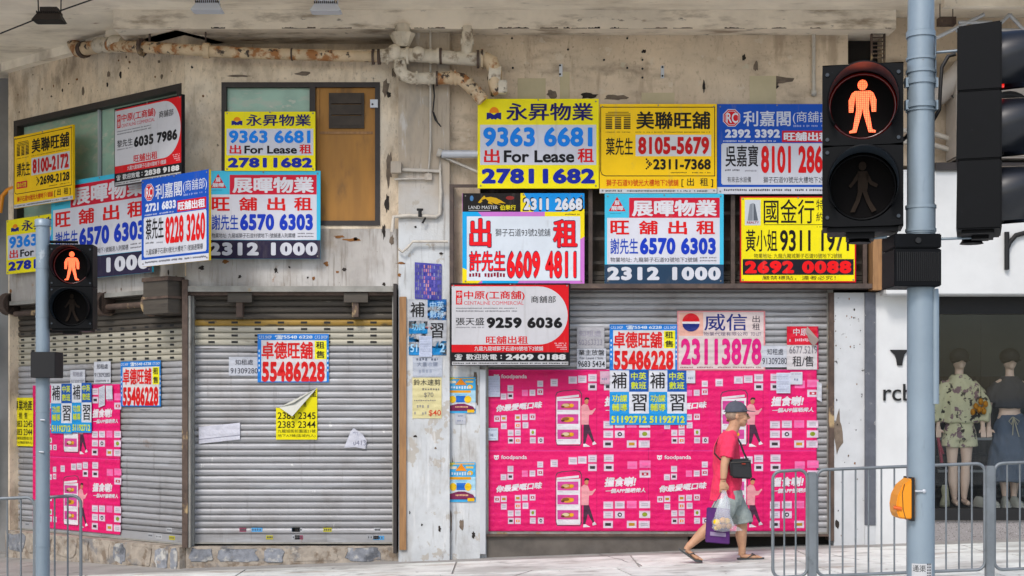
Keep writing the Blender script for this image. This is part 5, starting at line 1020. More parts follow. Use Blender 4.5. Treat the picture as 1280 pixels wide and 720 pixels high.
# near pole (right)
YP = -10.0; k6 = 1780/(16+YP)
def nx_(px): return (px-640)/k6
def nz_(py): return 1.6+(510-py)/k6
xp = nx_(1151)
o = empty('signal_pole', (xp, YP, gz(xp)), None, 'near light grey signal pole standing before the shop on the right', 'pole')
t = MB(); t.tube([(xp, YP, gz(xp)), (xp, YP, nz_(85)), (xp+.002, YP, nz_(-60))], [.0575, .0565, .053], m_pole, 32); t.build('shaft', o)
for (y, r, h_) in ((40, .0575, .003), (44, .059, .022), (74, .059, .012), (90, .06, .012), (103, .0605, .02), (132, .0615, .022), (139, .0605, .004), (259, .062, .014), (288, .062, .012)):
    t = MB(); t.tube([(xp, YP, nz_(y)-h_/2), (xp, YP, nz_(y)+h_/2)], r+.002, m_pole, 32); t.build('clamp_band', o)
t = MB(); t.tube([(xp, YP, nz_(292)), (xp, YP, nz_(260))], .0605, m_pole, 32)
for s_ in (-1, 1):
    for y in (104, 132): t.box(xp+s_*.062-.006, xp+s_*.062+.006, YP-.02, YP+.01, nz_(y)-.02, nz_(y)+.02, m_pole)
t.tube([(xp+.062, YP, nz_(45)), (xp+.062, YP, nz_(72))], .004, m_pole, 6); t.tube([(xp+.062, YP, nz_(75)), (xp+.062, YP, nz_(103))], .005, m_pole, 6)
t.build('sleeve', o)
t = MB(); xb = xp+.052; t.tube([(xb, YP-.03, nz_(505)), (xb, YP-.03, nz_(372)), (xb-.003, YP-.03, nz_(362))], .016, m_pole, 12); t.build('cable_tube', o)
for (x0, x1, y) in ((1080, 1134, 102), (1167, 1224, 60.5), (1084, 1110, 296), (1168, 1225, 296.5)):
    t = MB(); t.tube([(nx_(x0), YP+.08, nz_(y)), (nx_(x1), YP+.02, nz_(y-.5))], .006, m_pole, 8); t.build('bracket_arm', o)
for (x, y) in ((1077, 101), (1224, 60), (1080, 297), (1222, 298)):
    t = MB(); t.tube([(nx_(x), YP+.08, nz_(y)-.014), (nx_(x), YP+.08, nz_(y)+.014)], [.05, .03], m_blk, 14); t.build('bracket_cap', o)
t = MB(); t.tube([(nx_(1197), YP+.03, nz_(65.5)), (nx_(1188), YP+.03, nz_(68)), (nx_(1180), YP+.03, nz_(82)), (nx_(1178), YP+.03, nz_(110)), (nx_(1177), YP+.03, nz_(135)), (nx_(1166), YP+.04, nz_(155))], .008, m_cable, 8)
t.tube([(nx_(1140), YP+.05, nz_(165)), (nx_(1128), YP+.1, nz_(178)), (nx_(1124), YP+.12, nz_(181))], .008, m_cable, 8); t.build('cable', o)
# sticker on pole
st = MB(); vs, fs = tgeo('通渠', .03)[:2]
def cyl(a, z, rr_=.0585): th = (a-.5)*1.5-.2; return (xp+rr_*math.sin(th), YP-rr_*math.cos(th), z)
z0s, z1s = nz_(742), nz_(703)
for i in range(8): st.add([cyl(i/8, z0s), cyl((i+1)/8, z0s), cyl((i+1)/8, z1s), cyl(i/8, z1s)], [(0, 1, 2, 3)], P('#cfcfcf'))
st.add([cyl(.06+.62*x, nz_(713)+(z1s-.006-nz_(713))*y, .0592) for x, y in vs], fs, P('#2a2a2c'))
for i in range(7):
    for j in range(3): st.add([cyl(.74+j*.08, z1s-.006-.012*i, .0592), cyl(.74+j*.08+.05, z1s-.006-.012*i, .0592), cyl(.74+j*.08+.05, z1s+.001-.012*i, .0592), cyl(.74+j*.08, z1s+.001-.012*i, .0592)], [(0, 3, 2, 1)[::-1]], P('#55555a'))
st.build('sticker', o)
# control box
o2 = empty('control_box', (xp, YP, nz_(360)), None, 'black ribbed equipment box strapped round the near pole', 'box')
t = MB(); x0, x1 = nx_(1110), nx_(1168); t.box(x0, x1, YP-.1, YP+.1, nz_(360), nz_(314), m_blk); t.box(x0, x1, YP-.1, YP+.1, nz_(313), nz_(295.5), m_blk); t.build('case', o2, bevel=.004)
t = MB()
for i in range(22): t.box(x0+.01+i*.0082, x0+.013+i*.0082, YP-.104, YP-.1, nz_(354), nz_(318), m_blk2)
t.build('ribs', o2)
t = MB(); t.tube([(nx_(1139), YP-.101, nz_(304)), (nx_(1139), YP-.108, nz_(304))], .012, m_blk2, 10); t.build('knob', o2)
# push button
o3 = empty('push_button', (nx_(1130), YP, nz_(648)), None, 'bright yellow pedestrian push button box on the near pole', 'push button')
t = MB(); pr = [(1139, 595), (1134, 598), (1124, 606), (1118, 618), (1116, 630), (1117, 640), (1120, 647), (1139, 648)]
t.prism([(nx_(x), YP-.06, nz_(y)) for x, y in pr], (0, .12, 0), m_yel); t.build('casing', o3, bevel=.006)
t = MB(); t.box(nx_(1134.5), nx_(1138), YP-.064, YP+.064, nz_(650), nz_(596), m_blk2); t.build('back_plate', o3)
t = MB(); t.tube([(nx_(1122), YP-.061, nz_(635)), (nx_(1112.5), YP-.055, nz_(633))], .008, M('orange_lip', '#c8580c', .4), 8); t.tube([(nx_(1126), YP-.0605, nz_(604)), (nx_(1123), YP-.0605, nz_(615)), (nx_(1124), YP-.0605, nz_(635)), (nx_(1127), YP-.0605, nz_(647))], .0015, m_blk2, 5); t.build('button', o3)
t = MB(); t.tube([(nx_(1139), YP-.058, nz_(613)), (nx_(1148), YP-.062, nz_(613))], .004, m_steelw, 8); t.ball((nx_(1150), YP-.06, nz_(613)), .009, .006, .009, m_steelw); t.build('bolt', o3)
ped_head(nx_(1077), nz_(81), YP-.02, nx_(1126)-nx_(1028), nz_(81)-nz_(284), 'large near pedestrian signal with red standing figure lit', -12)
# vehicle signal seen from its side, facing right
m_vis2 = M('visor_sheen_black', '#12151c', .32, var=.05, spec=.5)
o4 = empty('vehicle_signal', (nx_(1224), YP, nz_(298)), None, 'black vehicle signal seen from the side at the right edge', 'traffic signal')
x0, x1 = nx_(1197), nx_(1250)
for i in range(3):
    z1 = nz_(40)-i*.283; z0 = z1-.281; z0 = nz_(292) if i == 2 else z0
    t = MB(); t.hexa([(x0+(.004 if i == 0 else 0), YP-.17, z0), (x1, YP-.17, z0), (x1, YP+.17, z0), (x0, YP+.17, z0), (x0+.004, YP-.17, z1-(.012 if i == 0 else 0)), (x1, YP-.17, z1), (x1, YP+.17, z1), (x0+.004, YP+.17, z1-(.012 if i == 0 else 0))], m_blk); t.build('housing', o4, bevel=.006)
    zc = (z1+z0)/2+.01; v = MB(); n = 28; prof = []
    for j in range(n+1):
        a = R(-60+300*j/n); L_ = .1+.2*max(0, (math.sin(a)+.7)/1.7)
        for rad, ln in ((.125, 0), (.12, L_), (.114, L_), (.119, 0)): prof.append((x1+ln, YP+rad*math.cos(a), zc+rad*math.sin(a)))
    fs = []; 
    for j in range(n):
        b0 = j*4; b1 = b0+4; fs += [(b0, b0+1, b1+1, b1), (b0+1, b0+2, b1+2, b1+1), (b0+2, b0+3, b1+3, b1+2)]
    v.add(prof, fs, m_vis2, True); v.build('visor', o4)
    ln = MB(); ln.tube([(x1+.001, YP, zc), (x1+.012, YP, zc)], .108, M('lens_red', '#b01008', .2, var=0, emit='#ff2010', estr=.6) if i == 0 else m_lens, 24); ln.build('lens', o4)
t = MB(); t.box(x0+.02, x1-.03, YP-.14, YP+.14, nz_(296), nz_(292)-.0005, m_blk); t.box(x0+.06, x1-.05, YP-.05, YP+.05, nz_(300), nz_(296)-.0005, m_blk); t.build('base_cap', o4); o4.rotation_euler.z = R(-18)
# far pole (left)
YL_ = -4.02; kl = 1780/(16+YL_)
def lx(px): return (px-640)/kl
def lz(py): return 1.6+(510-py)/kl
xl = lx(53.5)
o = empty('signal_pole', (xl, YL_, gz(xl)), None, 'light grey signal pole at the left kerb with a flat cap', 'pole')
t = MB(); t.tube([(xl, YL_, gz(xl)-.05), (xl, YL_, lz(279))], .0575, m_pole, 28); t.build('shaft', o)
t = MB(); t.tube([(xl, YL_, lz(283)), (xl, YL_, lz(275)), (xl, YL_, lz(274))], [.066, .066, .05], m_pole, 28); t.build('cap', o)
for (y,) in ((318,), (335,), (396,), (514,), (682,)):
    t = MB(); t.tube([(xl, YL_, lz(y)-.007), (xl, YL_, lz(y)+.007)], .06, m_pole, 28); t.build('clamp_band', o)
t = MB(); t.tube([(xl, YL_, lz(302)), (lx(95), YL_+.06, lz(302))], .012, m_blk, 8); t.tube([(xl, YL_, lz(414)), (lx(92), YL_+.06, lz(414))], .012, m_blk, 8); t.tube([(xl+.057, YL_, lz(310)), (xl+.075, YL_, lz(330)), (xl+.06, YL_, lz(350))], .01, m_pole, 6); t.build('bracket_arm', o)
t = MB(); t.tube([(xl+.0, YL_-.058, lz(525)), (xl+.04, YL_-.066, lz(525))], .008, m_steelw, 6); t.tube([(xl-.01, YL_-.058, lz(564.5)), (xl+.03, YL_-.066, lz(565))], .008, m_steelw, 6); t.build('bolt', o)
t = MB(); t.box(lx(44), lx(74.5), YL_-.12, YL_+.1, lz(472.5), lz(440.5), m_blk2); t.build('control_box', None, 'small plain black box strapped round the left pole', 'box', bevel=.004)
ped_head(lx(90.5), lz(306), YL_-.04, lx(117)-lx(64), lz(306)-lz(411), 'small far pedestrian signal with red standing figure lit, on the left pole', 5)

# ================================================================ FIGURES
def fuse(mb, name, parent, mat, voxel, smooth=3, wrinkle=0, wscale=9, label=None, decim=0):
    o = mb.build('tmp_'+name, parent); o2 = None
    md = o.modifiers.new('r', 'REMESH'); md.mode = 'VOXEL'; md.voxel_size = voxel; md.use_smooth_shade = True
    s_ = o.modifiers.new('s', 'SMOOTH'); s_.factor = .5; s_.iterations = smooth
    if decim: d_ = o.modifiers.new('d', 'DECIMATE'); d_.ratio = decim
    me = bpy.data.meshes.new_from_object(o.evaluated_get(bpy.context.evaluated_depsgraph_get()))
    me.name = name; me.materials.clear(); me.materials.append(mat)
    if wrinkle:
        me.calc_loop_triangles(); nrm = [v.normal.copy() for v in me.vertices]
        for v, n in zip(me.vertices, nrm):
            w_ = noise.fractal(Vector((v.co.x*wscale, v.co.y*wscale, v.co.z*wscale*.6)), 1, 2, 3); w2 = noise.noise(Vector((v.co.x*wscale*2.5+v.co.z*6, v.co.y*wscale*2, v.co.z*wscale*.9)))
            v.co += n*(wrinkle*w_+wrinkle*.5*w2)
    for p_ in me.polygons: p_.use_smooth = True
    old = o.data; bpy.data.objects.remove(o); bpy.data.meshes.remove(old)
    o2 = bpy.data.objects.new(name, me); C.objects.link(o2); o2.parent = parent; WL[o2.name] = wl(parent)
    if label: o2['label'] = label
    return o2
m_skin = M('tanned_skin', '#b88b6c', .55, var=.08, scale=14, layers=[('#8a5540', 22, .55, .7, (1, 1, 1), .35)])
m_shirt = M('coral_red_cotton', '#e03058', .9, var=.06, scale=8, bump=.03, bscale=9)
m_short = M('grey_green_shorts', '#8f9894', .9, var=.08, scale=8, bump=.03, bscale=10)
m_cap = M('navy_cap', '#4a4d58', .85, var=.12, scale=20)
m_bagb = M('black_nylon', '#131316', .6, var=.2, scale=20)
m_purp = M('purple_tote', '#4a1660', .75, var=.12, scale=12)
def man(X, Y):
    g = gz(X); O = Vector((X, Y, g)); o = empty('person', O, None, 'elderly person in navy cap, coral red T-shirt and grey shorts walking right with bags', 'person')
    W = lambda x, y, z: O+Vector((x, y, z))
    def T(q, pts, r, seg=14): q.tube([W(*p_) for p_ in pts], r, m_skin, seg)
    q = MB(); K = m_skin
    def LF(q, rings, m): q.loft([(O.x+a, O.y+b_, O.z+z, rx_, ry_) for a, b_, z, rx_, ry_ in rings], m, 24)
    LF(q, [(.05, 0, .62, .08, .11), (.05, 0, .72, .098, .13), (.045, 0, .86, .1, .13), (.03, 0, 1.05, .115, .15), (.03, 0, 1.2, .11, .165), (.05, 0, 1.29, .075, .13), (.085, 0, 1.34, .055, .06)], K)
    T(q, [(.05, 0, 1.28), (.1, 0, 1.38), (.13, 0, 1.47)], [.068, .06, .064])
    # head
    def Hd(x, y, z): return W(.128+(x-.128)*1.14, y*1.08, 1.49+(z-1.49)*1.08)
    q.ball(Hd(.128, 0, 1.525), .104, .08, .106, K, 20); q.ball(Hd(.165, 0, 1.455), .068, .059, .062, K, 16); q.ball(Hd(.19, 0, 1.42), .032, .034, .026, K, 12); q.ball(Hd(.185, 0, 1.50), .05, .059, .066, K, 14)
    q.tube([Hd(.218, 0, 1.525), Hd(.232, 0, 1.502), Hd(.247, 0, 1.483), Hd(.225, 0, 1.472)], [.01, .012, .016, .01], K, 8); q.ball(Hd(.216, 0, 1.451), .017, .024, .008, K, 8); q.ball(Hd(.215, 0, 1.438), .014, .02, .007, K, 8)
    for s_ in (-1, 1):
        q.ball(Hd(.125, s_*.074, 1.497), .02, .012, .032, K, 10); q.ball(Hd(.2, s_*.035, 1.475), .03, .024, .024, K, 10)
    # arms (near = right arm, holding bags)
    T(q, [(.04, -.15, 1.25), (.02, -.19, 1.18), (-.01, -.215, 1.08), (-.03, -.225, 1.0), (-.035, -.235, .93), (-.045, -.245, .84)], [.06, .056, .048, .041, .039, .028])
    T(q, [(.04, .15, 1.25), (.03, .2, 1.15), (.02, .22, 1.0), (.03, .22, .9), (.05, .21, .83)], [.06, .055, .042, .04, .027])
    for (sx, sy, sz0, d1) in ((-.045, -.245, .84, (0, 0, -1)), (.05, .21, .83, (.15, 0, -1))):
        hx, hy, hz = sx, sy, sz0; D1 = Vector(d1).normalized()
        pc = Vector((hx, hy, hz))+D1*.045; q.tube([W(*(Vector((hx, hy, hz))-D1*.01)), W(*pc), W(*(pc+D1*.035))], [.028, .04, .037], K, 12, flat=.5, up=(0, 1, 0))
        for i, (fo, fl) in enumerate(((-.028, .9), (-.0095, 1.05), (.0095, 1), (.028, .8))):
            b0 = pc+D1*.036+Vector((fo, 0, 0)); iv = 1 if sy < 0 else -1
            T(q, [tuple(b0), tuple(b0+D1*.028*fl+Vector((0, iv*.004, 0))), tuple(b0+D1*.04*fl+Vector((0, iv*.022, 0))), tuple(b0+D1*.022*fl+Vector((0, iv*.034, 0)))], [.0098, .009, .0085, .0075], 8)
        T(q, [tuple(pc-D1*.02+Vector((.028, 0, 0))), tuple(pc+D1*.015+Vector((.052, .006, 0))), tuple(pc+D1*.045+Vector((.05, .016, 0)))], [.013, .011, .009], 8)
    # legs
    T(q, [(.07, .085, .68), (.14, .085, .54), (.195, .085, .42), (.2, .085, .36), (.19, .085, .26), (.2, .085, .14), (.2, .085, .07)], [.08, .078, .06, .055, .06, .04, .037], 16)
    T(q, [(.05, -.085, .68), (-.02, -.085, .55), (-.085, -.085, .45), (-.14, -.085, .39), (-.23, -.085, .30), (-.33, -.085, .205), (-.375, -.085, .165)], [.08, .076, .06, .055, .06, .041, .036], 16)
    def foot(ank, heel, ball_, toe, yy):
        T(q, [ank, heel], [.034, .032], 10); q.tube([W(*heel), W(*[(a+b_)/2 for a, b_ in zip(heel, ball_)]), W(*ball_), W(*toe)], [.032, .034, .04, .02], K, 12, flat=.65, up=(0, 0, 1))
        for i in range(5):
            f = (i-2)*.015; dv = (Vector(toe)-Vector(ball_)).normalized(); e = Vector(toe)-dv*.015+Vector((0, f, 0)); T(q, [tuple(e), tuple(e+dv*(.035-.004*abs(i-1)))], [.011, .008], 8)
    foot((.2, .085, .075), (.185, .085, .045), (.33, .085, .037), (.385, .085, .034), 0)
    foot((-.375, -.085, .165), (-.40, -.085, .125), (-.295, -.085, .045), (-.25, -.085, .032), 0)
    bd = fuse(q, 'body', o, m_skin, .005, 2)
    # face details
    t = MB()
    for s_ in (-1, 1): t.ball(Hd(.213, s_*.03, 1.512), .008, .011, .007, P('#e0d8d0'), 10); t.ball(Hd(.2195, s_*.031, 1.512), .004, .005, .005, m_blk2, 8)
    t.build('eyes', o)
    t = MB()
    for s_ in (-1, 1): t.tube([Hd(.229+.0*math.cos(R(a)), s_*(.034)+.021*math.cos(R(a)), 1.508+.017*math.sin(R(a))) for a in range(0, 361, 30)], .0018, m_blk2, 6, False); t.tube([Hd(.228, s_*.056, 1.512), Hd(.2, s_*.074, 1.512), Hd(.13, s_*.08, 1.508)], .0018, m_blk2, 6)
    t.tube([Hd(.232, -.013, 1.51), Hd(.232, .013, 1.51)], .0018, m_blk2, 6); t.build('spectacles', o)
    m_hair = M('grey_hair', '#8f7a68', .9, var=.2, scale=60)
    t = MB(); t.ball(Hd(.105, 0, 1.515), .09, .084, .076, m_hair, 20); t.build('hair', o)
    # cap
    t = MB(); n = 20; rings = []
    for i in range(7):
        th = R(4+i*14.2); rings.append((O.x+.118+.004*i*.3-.0, O.y, O.z+1.553+.104*math.cos(th), max(.004, .118*math.sin(th)), max(.004, .094*math.sin(th))))
    rings.append((O.x+.118, O.y, O.z+1.54, .119, .095)); rings = rings[::-1]; t.loft(rings, m_cap, 24); 
    t.ball((O.x+.118, O.y, O.z+1.659), .008, .008, .005, m_cap, 8); 
    br = []; 
    for i in range(13):
        a = R(-72+144*i/12); br.append((O.x+.14+.185*math.cos(a), O.y+.09*math.sin(a), O.z+1.555-.012*math.cos(a)))
    inn = [(O.x+.118+.114*math.cos(R(-72+144*i/12)), O.y+.09*math.sin(R(-72+144*i/12)), O.z+1.558) for i in range(13)]
    vs = br+inn; vs2 = [(x, y, z+.005) for x, y, z in vs]; fs = [(i, i+1, 14+i, 13+i) for i in range(12)]
    t.add(vs+vs2, [f[::-1] for f in fs]+[tuple(26+k for k in f) for f in fs]+[(i, i+1, 27+i, 26+i) for i in range(12)], m_cap, True); t.build('cap', o)
    # shirt
    q = MB()
    LF(q, [(.005, 0, .628, .155, .185), (.01, 0, .66, .152, .18), (.025, 0, .8, .145, .172), (.03, 0, .95, .143, .172), (.025, 0, 1.1, .138, .18), (.03, 0, 1.22, .12, .185), (.045, 0, 1.29, .092, .15), (.065, 0, 1.335, .07, .085), (.07, 0, 1.352, .064, .07)], m_shirt)
    for s_ in (-1, 1):
        if s_ < 0: q.tube([W(.045, -.12, 1.26), W(.03, -.175, 1.22), (W(.01, -.205, 1.15)), W(-.005, -.218, 1.075)], [.075, .076, .074, .078], m_shirt, 16)
        else: q.tube([W(.045, .12, 1.26), W(.035, .18, 1.2), W(.025, .215, 1.07)], [.075, .076, .078], m_shirt, 16)
    fuse(q, 'shirt', o, m_shirt, .008, 3, .02, 8)
    # shorts
    q = MB(); LF(q, [(.06, 0, .58, .12, .15), (.055, 0, .66, .14, .165), (.05, 0, .74, .13, .155)], m_short)
    q.tube([W(.08, .08, .66), W(.13, .085, .54), W(.18, .085, .45), W(.19, .085, .39)], [.115, .124, .124, .126], m_short, 20); q.tube([W(.04, -.08, .66), W(-.01, -.085, .56), W(-.06, -.085, .46)], [.115, .12, .12], m_short, 20)
    fuse(q, 'shorts', o, m_short, .008, 2, .008, 10)
    # sandals
    for (h, b_, t_) in (((.15, .085, .014), (.33, .085, .014), (.43, .085, .02)), ((-.475, -.085, .135), (-.31, -.085, .018), (-.235, -.085, .008))):
        q = MB(); P0, P1, P2 = Vector(h), Vector(b_), Vector(t_)
        pts = []
        for (f, w_) in ((0, .028), (.12, .036), (.35, .03), (.62, .045), (.82, .044), (.95, .03), (1, .012)):
            c = P0.lerp(P1, f/.62) if f <= .62 else P1.lerp(P2, (f-.62)/.38); pts.append((c, w_))
        up_ = Vector((0, 0, .016)); vs = []
        for c, w_ in pts: vs += [W(c.x, c.y-w_, c.z-.01), W(c.x, c.y+w_, c.z-.01), W(c.x, c.y+w_, c.z+.012), W(c.x, c.y-w_, c.z+.012)]
        n = len(pts); fs = [(4*i+k, 4*i+(k+1) % 4, 4*i+4+(k+1) % 4, 4*i+4+k) for i in range(n-1) for k in range(4)]+[(3, 2, 1, 0), (4*n-4, 4*n-3, 4*n-2, 4*n-1)]
        q.add(vs, fs, m_rubber)
        e = P1+(P2-P1)*.45; m1 = P0.lerp(P1, .55)
        for s_ in (-1, 1): q.tube([W(e.x, e.y, e.z+.012), W((e.x+m1.x)/2, e.y+s_*.03, (e.z+m1.z)/2+.055), W(m1.x, m1.y+s_*.038, m1.z+.012)], [.007, .012, .009], m_rubber, 8, flat=.5)
        so_ = q.build('sandal', o)
    t = MB(); t.tube([W(-.043+.031*math.cos(R(a)), -.244+.031*math.sin(R(a)), .862) for a in range(0, 361, 30)], .004, P('#8a3028'), 6, False); t.build('bracelet', o)
    # things carried: top level
    b0 = empty('shoulder_bag', W(.14, -.24, .86), None, 'black nylon shoulder bag slung across the walking person', 'bag')
    t = MB(); t.hexa([W(*v) for v in ((.035, -.27, .875), (.25, -.27, .86), (.25, -.17, .86), (.035, -.17, .875), (.02, -.255, 1.06), (.235, -.255, 1.075), (.235, -.18, 1.075), (.02, -.18, 1.06))], m_bagb); t.build('pouch', b0, bevel=.02)
    t = MB(); t.hexa([W(*v) for v in ((.05, -.285, .885), (.24, -.285, .872), (.24, -.27, .872), (.05, -.27, .885), (.04, -.277, .985), (.235, -.277, .985), (.235, -.262, .985), (.04, -.262, .985))], m_bagb); t.build('front_pocket', b0, bevel=.006)
    t = MB(); t.tube([W(.03, -.268, 1.03), W(.13, -.272, 1.035), W(.235, -.268, 1.045)], .004, M('zip', '#55504a', .4, .5), 6); t.box(O.x+.14, O.x+.18, O.y-.272, O.y-.262, O.z+1.012, O.z+1.022, P('#a04030')); t.build('zip', b0)
    t = MB(); t.tube([W(.2, -.2, 1.07), W(.175, -.17, 1.13), W(.15, -.13, 1.22), (W(.115, -.02, 1.31)), W(.07, .06, 1.325), W(-.01, .06, 1.32), W(-.055, -.02, 1.28), W(-.105, -.1, 1.2), W(-.12, -.15, 1.12), W(-.07, -.19, 1.06), W(.025, -.215, 1.05)], .016, m_bagb, 8, flat=.25); t.build('strap', b0)
    b1 = empty('tote_bag', W(-.1, -.25, .2), None, 'flat purple tote bag hanging from the person\'s hand behind the clear bag', 'bag')
    t = MB(); t.hexa([W(*v) for v in ((-.225, -.26, .22), (.02, -.26, .2), (.02, -.21, .2), (-.225, -.21, .22), (-.21, -.245, .575), (.025, -.245, .56), (.025, -.225, .56), (-.21, -.225, .575))], m_purp); t.build('pouch', b1, bevel=.008)
    t = MB(); t.hexa([W(*v) for v in ((-.18, -.266, .29), (-.02, -.266, .275), (-.02, -.262, .275), (-.18, -.262, .29), (-.18, -.264, .33), (-.02, -.264, .315), (-.02, -.26, .315), (-.18, -.26, .33))], M('purple_mesh', '#8a7a98', .7)); t.build('pocket', b1)
    t = MB(); t.tube([W(-.16, -.235, .55), W(-.1, -.24, .66), W(-.05, -.245, .745), W(-.035, -.243, .75), W(.0, -.24, .66), W(-.02, -.235, .54)], .011, m_purp, 8, flat=.3); t.build('handle', b1)
    b2 = empty('plastic_bag', W(-.05, -.3, .3), None, 'clear plastic bag of yellow fruit in the person\'s hand', 'bag')
    t = MB(); n = 24; rg = []
    for (cx, z, rx_, ry_) in ((-.055, .335, .03, .02), (-.06, .342, .085, .05), (-.055, .37, .105, .066), (-.055, .43, .106, .068), (-.05, .5, .085, .052), (-.045, .58, .07, .035), (-.04, .66, .045, .02), (-.04, .72, .028, .012), (-.04, .748, .02, .01)): rg.append((O.x+cx, O.y-.305 if z < .6 else O.y-.305+.06*(z-.6)/.15, O.z+z, rx_, ry_))
    t.loft(rg, m_bagp, 28)
    for i, v in enumerate(t.v):
        nn = noise.noise(v*24); c = Vector((O.x-.05, v.y, v.z)); t.v[i] = Vector((v.x+(v.x-O.x+.05)*nn*.5, v.y+(v.y-O.y+.305)*nn*.5, v.z+nn*.012))
    t.build('bag_skin', b2)
    t = MB(); t.add([W(.03, -.305, .42), W(.13, -.3, .36), W(.15, -.305, .345), (W(.08, -.31, .34)), W(.03, -.305, .33)], [(0, 1, 2, 3, 4)], m_bagp); t.build('bag_corner', b2)
    for (x, z, r, c) in ((-.12, .43, .036, '#f0c000'), (-.1, .385, .032, '#b88420'), (-.05, .395, .036, '#a07030'), (.005, .39, .033, '#a87838'), (-.06, .45, .034, '#c89020'), (-.015, .44, .034, '#d0a038'), (-.12, .37, .024, '#e0b818')):
        t = MB(); t.ball(W(x, -.305+rnd.uniform(-.015, .015), z), r, r*.9, r*.92, P(c), 14); t.build('fruit', b2)
man(fx(905, -1.3), -1.3)

